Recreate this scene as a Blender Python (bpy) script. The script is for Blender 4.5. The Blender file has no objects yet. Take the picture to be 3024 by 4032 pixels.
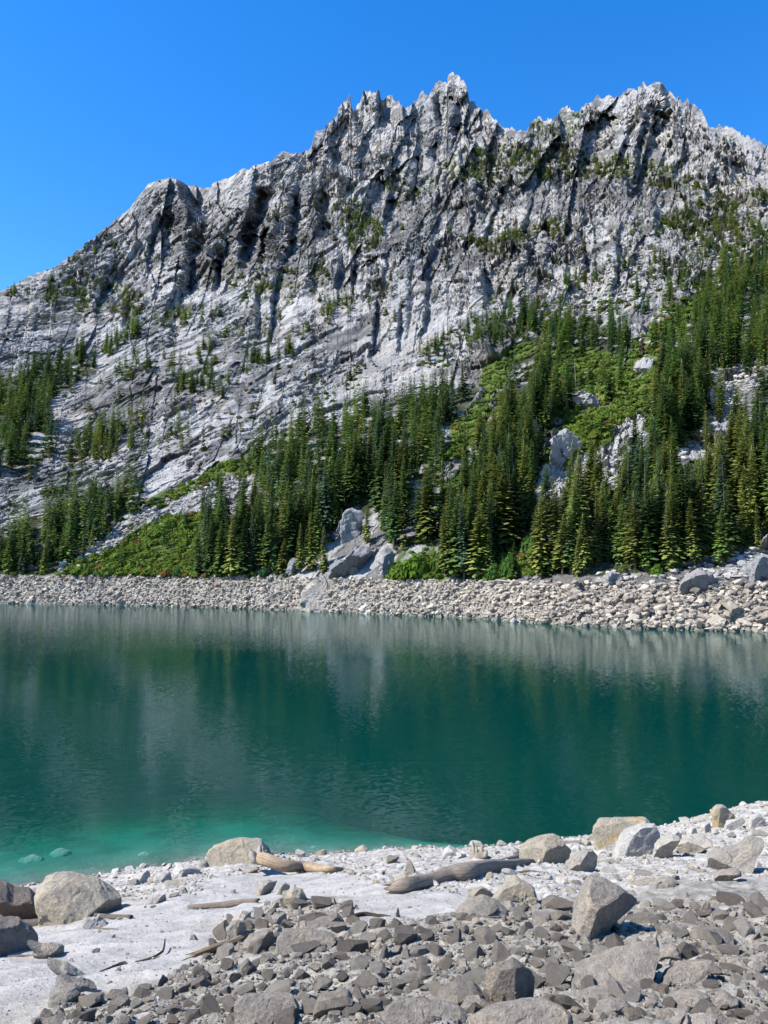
import bpy, math, random
import numpy as np
from mathutils import Vector

sc = bpy.context.scene
R = math.radians
# ------------------------------------------------------------------ camera
H = 10.0                                   # eye height above the lake
PITCH = R(4.2)
F = 3028.0
cam_d = bpy.data.cameras.new("camera")
cam = bpy.data.objects.new("camera", cam_d)
sc.collection.objects.link(cam)
cam_d.sensor_fit = 'VERTICAL'
cam_d.sensor_height = 36.0
cam_d.lens = F / 4032.0 * 36.0
cam_d.clip_start = 0.1
cam_d.clip_end = 20000.0
cam.location = (0, 0, H)
cam.rotation_euler = (R(90) + PITCH, 0, 0)
sc.camera = cam
# ------------------------------------------------------------------ light
SUN_EL = R(48)
SUN_AZ = math.atan2(-0.96, -0.28)          # clockwise from +Y
world = bpy.data.worlds.new("World")
sc.world = world
world.use_nodes = True
wn = world.node_tree
wn.nodes.clear()
sky = wn.nodes.new("ShaderNodeTexSky")
sky.sky_type = 'NISHITA'
sky.sun_disc = False
sky.sun_elevation = SUN_EL
sky.sun_rotation = SUN_AZ
sky.altitude = 300.0
sky.air_density = 1.0
sky.dust_density = 0.25
sky.ozone_density = 3.0
hs = wn.nodes.new("ShaderNodeHueSaturation")
hs.inputs['Saturation'].default_value = 1.38
hs.inputs['Hue'].default_value = 0.507
hs.inputs['Value'].default_value = 1.10
bg = wn.nodes.new("ShaderNodeBackground")
bg.inputs['Strength'].default_value = 0.14
wo = wn.nodes.new("ShaderNodeOutputWorld")
wn.links.new(sky.outputs[0], hs.inputs['Color'])
wn.links.new(hs.outputs[0], bg.inputs['Color'])
wn.links.new(bg.outputs[0], wo.inputs['Surface'])
sun_d = bpy.data.lights.new("sun", 'SUN')
sun_d.energy = 5.0
sun_d.angle = R(0.5)
sun_d.color = (1.0, 0.955, 0.89)
sun = bpy.data.objects.new("sun", sun_d)
sc.collection.objects.link(sun)
to_sun = Vector((math.sin(SUN_AZ) * math.cos(SUN_EL), math.cos(SUN_AZ) * math.cos(SUN_EL), math.sin(SUN_EL)))
sun.rotation_euler = to_sun.to_track_quat('Z', 'Y').to_euler()
sun.location = to_sun * 300
vs = sc.view_settings
vs.view_transform = 'Standard'
vs.look = 'None'
vs.gamma = 1.0
vs.exposure = 0.95
vs.use_curve_mapping = False
sc.cycles.transparent_max_bounces = 24
sc.cycles.max_bounces = 6
sc.cycles.caustics_reflective = False
sc.cycles.caustics_refractive = False

FASTMESH = False
U = 1.8228                                  # coordinates traced at 1659 px wide -> 3024 px wide
rng = np.random.default_rng(7)

# ------------------------------------------------------------------ numeric helpers
def _mix(h):
    h ^= h >> np.uint32(15)
    h *= np.uint32(0x2c1b3c6d)
    h ^= h >> np.uint32(12)
    h *= np.uint32(0x297a2d39)
    h ^= h >> np.uint32(15)
    return h

def hsh(ix, iy, iz, seed):
    with np.errstate(over='ignore'):
        h = (ix.astype(np.uint32) * np.uint32(374761393) + iy.astype(np.uint32) * np.uint32(668265263)
             + iz.astype(np.uint32) * np.uint32(2246822519) + np.uint32((seed * 3266489917) & 0xffffffff))
        return _mix(h)

def u01(h):
    return (h & np.uint32(0xffffff)).astype(np.float32) / np.float32(0xffffff)

def vnoise(P, seed=0):
    """smooth value noise, P (N,3), result about -1..1"""
    fl = np.floor(P)
    f = (P - fl).astype(np.float32)
    i = fl.astype(np.int64)
    f = f * f * (3 - 2 * f)
    out = 0
    for dx in (0, 1):
        wx = f[:, 0] if dx else 1 - f[:, 0]
        for dy in (0, 1):
            wy = f[:, 1] if dy else 1 - f[:, 1]
            for dz in (0, 1):
                wz = f[:, 2] if dz else 1 - f[:, 2]
                out = out + wx * wy * wz * u01(hsh(i[:, 0] + dx, i[:, 1] + dy, i[:, 2] + dz, seed))
    return out * 2 - 1

def fbm(P, oct=4, seed=0, gain=0.5):
    a, s, tot = 1.0, 0, 0
    Q = np.asarray(P, dtype=np.float64)
    for o in range(oct):
        s = s + a * vnoise(Q, seed + o * 17)
        tot += a
        a *= gain
        Q = Q * 2.03 + 11.7
    return s / tot

def facet(P, size, seed, slope=1.0, A=None):
    """rock facets: every Voronoi cell carries its own tilted plane; returns height (m) and cell random 0..1"""
    q = np.asarray(P, dtype=np.float64)
    if A is not None:
        q = q @ A
    q = q / size
    base = np.floor(q).astype(np.int64)
    best = np.full(len(q), 1e9, dtype=np.float32)
    bi = np.zeros((len(q), 3), dtype=np.int64)
    bs = np.zeros((len(q), 3), dtype=np.float32)
    fr = (q - base).astype(np.float32)
    for dx in (-1, 0, 1):
        for dy in (-1, 0, 1):
            for dz in (-1, 0, 1):
                cx, cy, cz = base[:, 0] + dx, base[:, 1] + dy, base[:, 2] + dz
                h = hsh(cx, cy, cz, seed)
                jx = dx + u01(h) - fr[:, 0]
                jy = dy + u01(_mix(h + np.uint32(77))) - fr[:, 1]
                jz = dz + u01(_mix(h + np.uint32(177))) - fr[:, 2]
                d = jx * jx + jy * jy + jz * jz
                m = d < best
                best = np.where(m, d, best)
                bi[m, 0] = cx[m]; bi[m, 1] = cy[m]; bi[m, 2] = cz[m]
                bs[m, 0] = jx[m]; bs[m, 1] = jy[m]; bs[m, 2] = jz[m]
    h = hsh(bi[:, 0], bi[:, 1], bi[:, 2], seed + 5)
    g = [u01(_mix(h + np.uint32(k * 31 + 9))) * 2 - 1 for k in range(3)]
    off = u01(_mix(h + np.uint32(555))) - 0.5
    val = off - slope * (g[0] * bs[:, 0] + g[1] * bs[:, 1] + g[2] * bs[:, 2])
    return val * size, u01(_mix(h + np.uint32(991)))

def sstep(a, b, x):
    t = np.clip((x - a) / (b - a), 0, 1)
    return t * t * (3 - 2 * t)

def in_poly(px, py, poly):
    """poly in traced (1659) coordinates, px/py in photo pixels"""
    x, y = px / U, py / U
    inside = np.zeros(x.shape, bool)
    n = len(poly)
    for k in range(n):
        x0, y0 = poly[k]
        x1, y1 = poly[(k + 1) % n]
        if y0 == y1:
            continue
        c = ((y0 > y) != (y1 > y)) & (x < (x1 - x0) * (y - y0) / (y1 - y0) + x0)
        inside ^= c
    return inside

def ray(px, py):
    """unit-horizontal ray direction through a photo pixel"""
    px = np.asarray(px, float); py = np.asarray(py, float)
    cx = (px - 1512) / F
    cy = (2016 - py) / F
    c, s = math.cos(PITCH), math.sin(PITCH)
    d = np.stack([cx, c - s * cy, s + c * cy], -1)
    hl = np.sqrt(d[..., 0] ** 2 + d[..., 1] ** 2)
    return d / hl[..., None]

# ------------------------------------------------------------------ scene helpers
C = sc.collection

def tag(o, label=None, cat=None, group=None, kind=None):
    if label: o['label'] = label
    if cat: o['category'] = cat
    if group: o['group'] = group
    if kind: o['kind'] = kind
    return o

def mesh_np(name, V, Fc, mats=(), smooth=False, cols=None, mat_idx=None, attrs=None):
    """V (N,3); Fc list of (M,k) index arrays; cols (N,3) colour per point"""
    me = bpy.data.meshes.new(name)
    V = np.asarray(V, dtype=np.float32)
    Fs = Fc if isinstance(Fc, list) else [Fc]
    Fs = [np.asarray(f, dtype=np.int32) for f in Fs if len(f)]
    me.vertices.add(len(V))
    me.vertices.foreach_set('co', V.ravel())
    nl = sum(f.size for f in Fs)
    npol = sum(len(f) for f in Fs)
    me.loops.add(nl)
    me.polygons.add(npol)
    me.loops.foreach_set('vertex_index', np.concatenate([f.ravel() for f in Fs]))
    tot = np.concatenate([np.full(len(f), f.shape[1], np.int32) for f in Fs])
    st = np.concatenate([[0], np.cumsum(tot)[:-1]]).astype(np.int32)
    me.polygons.foreach_set('loop_start', st)
    me.update(calc_edges=True)
    for m in mats:
        me.materials.append(m)
    if mat_idx is not None:
        me.polygons.foreach_set('material_index', np.asarray(mat_idx, np.int32))
    if smooth:
        me.polygons.foreach_set('use_smooth', np.ones(npol, bool))
    else:
        me.polygons.foreach_set('use_smooth', np.zeros(npol, bool))
    if cols is not None:
        ca = me.color_attributes.new('Col', 'FLOAT_COLOR', 'POINT')
        cc = np.ones((len(V), 4), np.float32)
        cc[:, :3] = cols
        ca.data.foreach_set('color', cc.ravel())
    for k, a in (attrs or {}).items():
        at = me.attributes.new(k, 'FLOAT', 'POINT')
        at.data.foreach_set('value', np.asarray(a, np.float32))
    me.update()
    return me

def link(name, me, parent=None, loc=None):
    o = bpy.data.objects.new(name, me)
    C.objects.link(o)
    if parent: o.parent = parent
    if loc is not None: o.location = loc
    return o

def grid_faces(nr, nc):
    i = np.arange(nr * nc).reshape(nr, nc)
    return np.stack([i[:-1, :-1].ravel(), i[:-1, 1:].ravel(), i[1:, 1:].ravel(), i[1:, :-1].ravel()], -1)

# ------------------------------------------------------------------ materials
class NT:
    def __init__(s, name):
        s.m = bpy.data.materials.new(name)
        s.m.use_nodes = True
        s.t = s.m.node_tree
        s.t.nodes.clear()
        s.out = s.t.nodes.new('ShaderNodeOutputMaterial')
    def n(s, typ, **kw):
        nd = s.t.nodes.new(typ)
        for k, v in kw.items():
            if k.startswith('i_'):
                key = k[2:].replace('_', ' ')
                nd.inputs[int(key) if key.isdigit() else key].default_value = v
            else:
                setattr(nd, k, v)
        return nd
    def l(s, a, b):
        s.t.links.new(a, b)
    def noise(s, vec, scale, detail=4, rough=0.6):
        n = s.n('ShaderNodeTexNoise', i_Scale=scale, i_Detail=detail, i_Roughness=rough)
        if vec is not None: s.l(vec, n.inputs['Vector'])
        return n.outputs['Fac']
    def ramp(s, fac, lo, hi, a=0.0, b=1.0):
        n = s.n('ShaderNodeMapRange')
        n.inputs['From Min'].default_value = lo
        n.inputs['From Max'].default_value = hi
        n.inputs['To Min'].default_value = a
        n.inputs['To Max'].default_value = b
        s.l(fac, n.inputs['Value'])
        return n.outputs[0]
    def math(s, op, a, b):
        n = s.n('ShaderNodeMath', operation=op)
        for k, v in ((0, a), (1, b)):
            if hasattr(v, 'is_output'): s.l(v, n.inputs[k])
            else: n.inputs[k].default_value = v
        return n.outputs[0]
    def mix(s, fac, a, b, mode='MIX'):
        n = s.n('ShaderNodeMix', data_type='RGBA', blend_type=mode)
        for k, v in ((0, fac), (6, a), (7, b)):
            if hasattr(v, 'is_output'): s.l(v, n.inputs[k])
            else: n.inputs[k].default_value = v if k == 0 else (tuple(v) + (1,) if len(v) == 3 else v)
        return n.outputs[2]
    def mulv(s, col, f):
        n = s.n('ShaderNodeVectorMath', operation='SCALE')
        s.l(col, n.inputs[0])
        if hasattr(f, 'is_output'): s.l(f, n.inputs['Scale'])
        else: n.inputs['Scale'].default_value = f
        return n.outputs[0]
    def bump(s, h, strength, dist):
        n = s.n('ShaderNodeBump')
        n.inputs['Strength'].default_value = strength
        n.inputs['Distance'].default_value = dist
        s.l(h, n.inputs['Height'])
        return n.outputs[0]
    def principled(s, col, rough=0.85, normal=None, spec=0.3):
        p = s.n('ShaderNodeBsdfPrincipled')
        if hasattr(col, 'is_output'): s.l(col, p.inputs['Base Color'])
        else: p.inputs['Base Color'].default_value = tuple(col) + (1,)
        p.inputs['Roughness'].default_value = rough
        p.inputs['Specular IOR Level'].default_value = spec
        if normal is not None: s.l(normal, p.inputs['Normal'])
        s.l(p.outputs[0], s.out.inputs['Surface'])
        return p

def mat_mountain():
    t = NT('mountain_rock')
    pos = t.n('ShaderNodeNewGeometry').outputs['Position']
    col = t.n('ShaderNodeVertexColor', layer_name='Col').outputs['Color']
    mp = t.n('ShaderNodeMapping', i_Scale=(1.0, 1.0, 0.35))
    t.l(pos, mp.inputs['Vector'])
    n1 = t.noise(mp.outputs[0], 0.22, 6, 0.7)
    n2 = t.noise(pos, 1.3, 5, 0.7)
    f = t.math('MULTIPLY', t.ramp(n1, 0.3, 0.7, 0.72, 1.22), t.ramp(n2, 0.3, 0.7, 0.75, 1.2))
    c = t.mulv(col, f)
    b = t.bump(t.math('ADD', n1, t.math('MULTIPLY', n2, 0.35)), 0.9, 3.0)
    t.principled(c, 0.9, b, 0.2)
    return t.m

def mat_shore():
    t = NT('shore_ground')
    pos = t.n('ShaderNodeNewGeometry').outputs['Position']
    col = t.n('ShaderNodeVertexColor', layer_name='Col').outputs['Color']
    n1 = t.noise(pos, 3.0, 6, 0.7)
    n2 = t.noise(pos, 28.0, 5, 0.75)
    f = t.math('MULTIPLY', t.ramp(n1, 0.3, 0.7, 0.9, 1.08), t.ramp(n2, 0.3, 0.7, 0.86, 1.1))
    # silt evens out the bed below the water
    sx = t.n('ShaderNodeSeparateXYZ'); t.l(pos, sx.inputs[0])
    dry = t.ramp(sx.outputs['Z'], -0.5, 0.05, 0.0, 1.0)
    f = t.math('ADD', 1.0, t.math('MULTIPLY', t.math('SUBTRACT', f, 1.0), dry))
    c = t.mulv(col, f)
    hgt = t.math('MULTIPLY', dry, t.math('ADD', n2, t.math('MULTIPLY', t.noise(pos, 9.0, 3, 0.6), 2.0)))
    b = t.bump(hgt, 0.55, 0.05)
    t.principled(c, 0.95, b, 0.15)
    return t.m

def mat_stone(name, use_attr):
    t = NT(name)
    tc = t.n('ShaderNodeTexCoord').outputs['Object']
    if use_attr:
        col = t.n('ShaderNodeVertexColor', layer_name='Col').outputs['Color']
        rnd = None
        vec = tc
    else:
        oi = t.n('ShaderNodeObjectInfo')
        col = oi.outputs['Color']
        ad = t.n('ShaderNodeVectorMath', operation='ADD')
        sc_ = t.n('ShaderNodeCombineXYZ')
        mul = t.math('MULTIPLY', oi.outputs['Random'], 60.0)
        for k in range(3): t.l(mul, sc_.inputs[k])
        t.l(tc, ad.inputs[0]); t.l(sc_.outputs[0], ad.inputs[1])
        vec = ad.outputs[0]
    n1 = t.noise(vec, 2.2, 6, 0.7)
    n2 = t.noise(vec, 17.0, 6, 0.75)
    n3 = t.noise(vec, 70.0, 3, 0.7)
    f = t.math('MULTIPLY', t.ramp(n1, 0.32, 0.68, 0.78, 1.16), t.ramp(n2, 0.3, 0.7, 0.62, 1.3))
    f = t.math('MULTIPLY', f, t.ramp(n3, 0.3, 0.7, 0.8, 1.16))
    c = t.mulv(col, f)
    warm = t.mix(t.ramp(n1, 0.5, 0.7), (1, 1, 1), (1.06, 0.97, 0.84))
    c = t.mix(1.0, c, warm, 'MULTIPLY')
    hgt = t.math('ADD', n2, t.math('MULTIPLY', n3, 0.3))
    b = t.bump(hgt, 0.85, 0.07)
    t.principled(c, 0.88, b, 0.25)
    return t.m

def mat_leaf(name, attr):
    t = NT(name)
    pos = t.n('ShaderNodeNewGeometry').outputs['Position']
    if attr:
        col = t.n('ShaderNodeVertexColor', layer_name='Col').outputs['Color']
    else:
        col = t.n('ShaderNodeObjectInfo').outputs['Color']
    n = t.noise(pos, 0.9, 3, 0.7)
    c = t.mulv(col, t.ramp(n, 0.3, 0.7, 0.6, 1.35))
    d = t.n('ShaderNodeBsdfDiffuse')
    tr = t.n('ShaderNodeBsdfTranslucent')
    mx = t.n('ShaderNodeMixShader', i_Fac=0.28)
    t.l(c, d.inputs['Color']); t.l(c, tr.inputs['Color'])
    t.l(d.outputs[0], mx.inputs[1]); t.l(tr.outputs[0], mx.inputs[2])
    t.l(mx.outputs[0], t.out.inputs['Surface'])
    return t.m

def mat_wood(name, attr=False):
    t = NT(name)
    tc = t.n('ShaderNodeTexCoord').outputs['UV']
    mp = t.n('ShaderNodeMapping', i_Scale=(16.0, 0.8, 1.0))
    t.l(tc, mp.inputs['Vector'])
    n1 = t.noise(mp.outputs[0], 1.6, 6, 0.7)
    n2 = t.noise(t.n('ShaderNodeTexCoord').outputs['Object'], 4.0, 5, 0.7)
    col = t.n('ShaderNodeObjectInfo').outputs['Color']
    c = t.mulv(col, t.math('MULTIPLY', t.ramp(n1, 0.32, 0.66, 0.5, 1.3), t.ramp(n2, 0.3, 0.7, 0.75, 1.2)))
    b = t.bump(n1, 0.9, 0.05)
    t.principled(c, 0.85, b, 0.2)
    return t.m

def mat_bark():
    t = NT('bark')
    pos = t.n('ShaderNodeNewGeometry').outputs['Position']
    n = t.noise(pos, 3.0, 4, 0.7)
    col = t.n('ShaderNodeObjectInfo').outputs['Color']
    t.principled(t.mulv(col, t.ramp(n, 0.3, 0.7, 0.6, 1.3)), 0.9, None, 0.2)
    return t.m

def mat_water():
    t = NT('lake_water')
    pos = t.n('ShaderNodeNewGeometry').outputs['Position']
    # ripples as slopes: two sizes of waves, calmer and rougher patches
    patch = t.ramp(t.noise(pos, 0.025, 3, 0.5), 0.38, 0.62, 0.55, 1.0)
    def slopes(scale, amp, detail):
        n = t.n('ShaderNodeTexNoise', i_Scale=scale, i_Detail=detail, i_Roughness=0.6)
        mp = t.n('ShaderNodeMapping', i_Scale=(0.6, 1.0, 1.0))
        t.l(pos, mp.inputs['Vector']); t.l(mp.outputs[0], n.inputs['Vector'])
        sub = t.n('ShaderNodeVectorMath', operation='SUBTRACT'); sub.inputs[1].default_value = (0.5, 0.5, 0.5)
        t.l(n.outputs['Color'], sub.inputs[0])
        return t.mulv(sub.outputs[0], amp)
    ad0 = t.n('ShaderNodeVectorMath', operation='ADD')
    t.l(slopes(7.0, WAVE * 1.1, 2), ad0.inputs[0]); t.l(slopes(1.3, WAVE * 0.12, 2), ad0.inputs[1])
    sl = t.mulv(ad0.outputs[0], patch)
    mz = t.n('ShaderNodeVectorMath', operation='MULTIPLY_ADD')
    mz.inputs[1].default_value = (1, 1, 0); mz.inputs[2].default_value = (0, 0, 1)
    t.l(sl, mz.inputs[0])
    nn = t.n('ShaderNodeVectorMath', operation='NORMALIZE')
    t.l(mz.outputs[0], nn.inputs[0])
    b = nn.outputs[0]
    fr = t.n('ShaderNodeFresnel', i_IOR=1.33)
    t.l(b, fr.inputs['Normal'])
    gl = t.n('ShaderNodeBsdfGlossy', i_Roughness=0.03)
    gl.inputs['Color'].default_value = (0.80, 0.90, 0.88, 1)
    t.l(b, gl.inputs['Normal'])
    tr = t.n('ShaderNodeBsdfTransparent')
    tr.inputs['Color'].default_value = (0.93, 0.97, 0.97, 1)
    df = t.n('ShaderNodeBsdfDiffuse')
    df.inputs['Color'].default_value = (0.0001, 0.030, 0.025, 1)
    ad = t.n('ShaderNodeAddShader')
    t.l(tr.outputs[0], ad.inputs[0]); t.l(df.outputs[0], ad.inputs[1])
    mx = t.n('ShaderNodeMixShader')
    t.l(fr.outputs[0], mx.inputs['Fac'])
    t.l(ad.outputs[0], mx.inputs[1]); t.l(gl.outputs[0], mx.inputs[2])
    t.l(mx.outputs[0], t.out.inputs['Surface'])
    va = t.n('ShaderNodeVolumeAbsorption', i_Density=1.9)
    va.inputs['Color'].default_value = (0.0, 0.78, 0.69, 1)
    t.l(va.outputs[0], t.out.inputs['Volume'])
    return t.m

WAVE = 0.20
M_MOUNT = mat_mountain()
M_SHORE = mat_shore()
M_STONE = mat_stone('stone', False)
M_RUBBLE = mat_stone('rubble_stone', True)
M_LEAF = mat_leaf('conifer_foliage', False)
M_LEAFS = mat_leaf('distant_foliage', True)
M_WOOD = mat_wood('driftwood')
M_BARK = mat_bark()
M_WATER = mat_water()
# ------------------------------------------------------------------ far side: bank, slopes, cliffs and ridge in one sheet
SKY = [(-1000,1560),(-500,1350),(0,1148),(91,1102),(146,1075),(210,1057),(273,1011),(337,961),(410,902),(474,852),(510,820),(547,770),(583,724),(629,710),(655,705),(674,695),(702,706),(729,724),(750,731),(775,729),(800,740),(829,738),(838,720),(870,712),(911,697),(957,665),(980,664),(1003,647),(1066,640),(1075,624),(1112,596),(1157,610),(1180,600),(1212,592),(1227,578),(1243,514),(1277,514),(1291,482),(1323,460),(1332,428),(1357,400),(1368,393),(1373,374),(1378,374),(1381,405),(1391,437),(1403,428),(1410,405),(1416,407),(1423,382),(1432,355),(1446,351),(1455,359),(1496,362),(1501,384),(1517,391),(1530,378),(1544,382),(1551,403),(1576,405),(1587,416),(1610,416),(1637,396),(1649,382),(1656,359),(1669,359),(1676,380),(1699,366),(1715,330),(1738,314),(1754,321),(1759,332),(1763,302),(1776,289),(1808,293),(1815,318),(1829,321),(1845,368),(1848,398),(1870,396),(1879,425),(1906,437),(1915,428),(1931,441),(1936,469),(1956,478),(1969,496),(1995,515),(2020,509),(2072,518),(2088,483),(2110,473),(2120,455),(2136,470),(2168,467),(2194,454),(2213,425),(2233,415),(2252,435),(2278,444),(2297,425),(2307,406),(2336,393),(2352,377),(2378,383),(2400,370),(2420,383),(2439,380),(2455,364),(2477,348),(2490,357),(2503,354),(2529,332),(2548,341),(2568,328),(2593,319),(2609,328),(2632,354),(2655,380),(2684,399),(2709,402),(2735,418),(2761,435),(2777,463),(2787,492),(2812,505),(2857,496),(2883,502),(2909,518),(2941,544),(2967,550),(2999,563),(3024,576),(3400,700),(4030,760)]
YW = [(-1000,2368),(0,2376),(400,2383),(756,2391),(1130,2403),(1400,2415),(1512,2421),(1680,2427),(1840,2433),(1980,2445),(2268,2465),(2540,2477),(2800,2484),(3024,2491),(4030,2510)]
YB = [(-1000,2255),(0,2263),(756,2272),(1200,2275),(1512,2283),(1800,2287),(2268,2297),(3024,2301),(4030,2310)]
DT = {-900: [(2258,250),(2000,330),(1700,450),(1500,600),(1300,760)],
      300: [(2266,226),(2000,300),(1700,420),(1400,560),(1150,730),(960,890),(700,1030)],
      1500: [(2283,158),(2000,205),(1800,252),(1600,320),(1300,480),(1100,600),(900,760),(700,920),(500,1080),(300,1220)],
      2600: [(2299,137),(2000,180),(1700,240),(1400,330),(1100,470),(900,650),(700,850),(500,1050),(330,1200)],
      3900: [(2309,125),(2000,160),(1700,210),(1400,290),(1100,430),(760,760)]}

def interp(tab, x):
    a = np.array(tab, float)
    return np.interp(x, a[:, 0], a[:, 1])

def depth_at(px, py):
    ks = sorted(DT)
    vals = []
    for k in ks:
        a = np.array(sorted(DT[k]), float)
        # interpolate log depth, extend at the upper end
        lo = np.interp(py, a[:, 0], np.log(a[:, 1]))
        up = py < a[0, 0]
        lo = np.where(up, np.log(a[0, 1]) + (a[0, 0] - py) * 0.0008, lo)
        vals.append(lo)
    vals = np.stack(vals)
    px = np.clip(px, ks[0], ks[-1])
    out = np.zeros_like(px, dtype=float)
    for j in range(len(ks) - 1):
        a, b = ks[j], ks[j + 1]
        m = (px >= a) & (px <= b)
        t = (px - a) / (b - a)
        v = vals[j] * (1 - t) + vals[j + 1] * t
        out = np.where(m, v, out)
    return np.exp(out)

NC = 1240 if not FASTMESH else 620
cols_px = np.linspace(-760, 3784, NC)
NB_, NM_ = (44, 760) if not FASTMESH else (30, 420)
yw, yb, yr = interp(YW, cols_px), interp(YB, cols_px), interp(SKY, cols_px)
_sx = np.stack([cols_px / 16.0, cols_px * 0, cols_px * 0], -1)
yr = yr - (np.abs(fbm(_sx, 2, 301)) * 19 - 5 + facet(_sx * 1.7, 1.0, 302, 0.5)[0] * 8) * sstep(1150, 1300, cols_px) - fbm(_sx, 3, 303) * 7      # broken crest
d_w = H / -ray(cols_px, yw)[:, 2]                      # distance of the far waterline
d_b = depth_at(cols_px, yb)
d_b = np.maximum(d_b, d_w + 9)
rows_px, rows_py, rows_d, rows_z = [], [], [], []
for k, (dd, zz) in enumerate([(-26, -16), (-12, -7), (-5, -2.6), (-2, -0.9)]):
    rows_py.append(yw + 0); rows_d.append(d_w + dd); rows_z.append(np.full(NC, float(zz)))
for k in range(NB_):
    t = k / NB_
    py = yw + (yb - yw) * t
    D = d_w + (d_b - d_w) * t
    rows_py.append(py); rows_d.append(D); rows_z.append(H + D * ray(cols_px, py)[:, 2])
R0 = len(rows_d)
for k in range(NM_):
    t = (k / (NM_ - 1))
    py = yb + (yr - yb) * t
    D = depth_at(cols_px, py)
    dj = depth_at(cols_px, yb)
    D = D * np.clip(1 + (d_b / dj - 1) * (1 - t * 4), 1, 2)
    rows_py.append(py); rows_d.append(D); rows_z.append(None)
G_px = np.tile(cols_px, (len(rows_d), 1))
G_py = np.stack(rows_py)
G_d = np.stack(rows_d)
gm = slice(R0, R0 + NM_)
up_t = sstep(0.12, 0.4, (G_py[gm] * -1 + yb) / 2000.0 * 1.6)          # 0 near the bank .. 1 on the cliffs
# buttresses and gullies: the slope comes forward and falls back
qx = np.stack([G_px[gm].ravel() / 210.0 + G_py[gm].ravel() / 900.0, G_py[gm].ravel() / 1700.0, np.zeros(G_px[gm].size)], -1)
nb = fbm(qx, 4, 3, 0.5).reshape(G_px[gm].shape)
nb2 = fbm(qx * np.array([3.1, 2.6, 1]), 3, 21, 0.55).reshape(nb.shape)
qf = np.stack([G_px[gm].ravel() / 170.0 + G_py[gm].ravel() / 620.0, G_py[gm].ravel() / 430.0, np.zeros(nb.size)], -1)
qf = qf + np.stack([nb.ravel() * 0.25, nb2.ravel() * 0.2, nb.ravel() * 0], -1)
pf1 = facet(qf, 1.0, 401, 1.5)[0].reshape(nb.shape)
pf2 = facet(qf * np.array([2.3, 2.1, 1]), 1.0, 402, 1.5)[0].reshape(nb.shape)
rel = (1 - 2 * np.abs(nb)) * 0.024 + nb2 * 0.006 + (pf1 * 0.026 + pf2 * 0.014) * (1 - 0.6 * sstep(1000, 1250, G_py[gm]))
top_t = (G_py[gm] - yr) / 120.0
G_d[gm] *= 1 + rel * up_t
# walls that face right: to the right of each edge the rock steps back
EDGES = [([(773,850),(719,992),(700,1150)],30,45,1), ([(985,770),(945,900),(930,1020)],60,38,1), ([(1129,800),(1122,900),(1115,970)],48,32,1),
         ([(680,700),(700,770),(728,832)],70,52,1), ([(1229,780),(1240,900)],45,40,1), ([(1765,480),(1768,570)],30,26,1), ([(1765,380),(1775,450)],30,30,1),
         ([(1858,630),(1877,840)],34,34,1), ([(2050,895),(2065,1010)],30,30,1), ([(2271,910),(2297,1060)],26,20,1), ([(1480,380),(1475,480)],40,34,1),
         ([(1380,395),(1395,500)],30,26,1), ([(600,860),(560,1000)],26,30,1), ([(1640,640),(1600,760)],24,30,1), ([(1530,740),(1500,880)],28,26,1),
         ([(2130,900),(2150,1000)],22,24,1), ([(2210,960),(2225,1060)],22,20,1), ([(1880,1080),(1900,1180)],22,34,1), ([(2600,330),(2590,470)],24,20,1),
         ([(2180,640),(2190,720)],24,24,1), ([(2430,640),(2460,760)],24,30,1), ([(2560,800),(2580,900)],22,28,1), ([(1270,520),(1300,640)],30,34,1),
         ([(1700,400),(1720,520)],26,26,1), ([(1020,900),(1010,1010)],26,26,1), ([(860,990),(835,1130)],30,24,1), ([(1100,1010),(1080,1080)],20,20,1),
         ([(1900,1330),(1990,1420)],9,34,1), ([(1330,1010),(1310,1120)],22,26,1), ([(1420,560),(1400,650)],26,24,1)]
ge = np.random.default_rng(77)
for k in range(70):
    ex, ey = ge.uniform(350, 3000), ge.uniform(420, 1250)
    if ey < np.interp(ex, cols_px, yr) + 60 or (ey > 1000 and ex > 2250): continue
    ln = ge.uniform(60, 190)
    EDGES.append(([(ex, ey), (ex - ln * ge.uniform(0.0, 0.45), ey + ln)], ge.uniform(8, 24), ge.uniform(12, 26), 1))
for pts, delta, w, sg in EDGES:
    a = np.array(pts, float)
    wob = nb2 * 14 + fbm(np.stack([G_py[gm].ravel() / 18.0, G_px[gm].ravel() * 0 + pts[0][0], G_px[gm].ravel() * 0], -1), 2, 5).reshape(nb.shape) * 9
    xe = np.interp(G_py[gm], a[:, 1], a[:, 0])
    dx = G_px[gm] - xe + wob
    fade = sstep(a[0, 1] - 50, a[0, 1] + 20, G_py[gm]) * (1 - sstep(a[-1, 1] - 20, a[-1, 1] + 60, G_py[gm]))
    fore = -0.35 * sstep(-w * 3.5, 0, dx) * (dx <= 0)
    back = np.where(dx > 0, (sstep(0, w, dx) * 1.35 - 0.35) * np.exp(-np.maximum(dx - w, 0) / (2.2 * w)), 0)
    G_d[gm] += 1.15 * delta * (fore + back) * fade
# keep the crest where the skyline needs it
V3 = ray(G_px, G_py) * G_d[..., None] + np.array([0, 0, H])
for k in range(4):
    V3[k, :, 2] = rows_z[k]
# normals of the broad form
def blur(a, n):
    for _ in range(n):
        a = (np.roll(a, 1, 0) + a * 2 + np.roll(a, -1, 0)) / 4
        a = (np.roll(a, 1, 1) + a * 2 + np.roll(a, -1, 1)) / 4
    return a
def normals(V):
    du = np.gradient(V, axis=1); dv = np.gradient(V, axis=0)
    n = np.cross(du, dv)
    n /= np.linalg.norm(n, axis=-1, keepdims=True) + 1e-9
    return n
N3 = normals(V3)
N3 = blur(N3, 6)
N3 /= np.linalg.norm(N3, axis=-1, keepdims=True)

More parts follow.
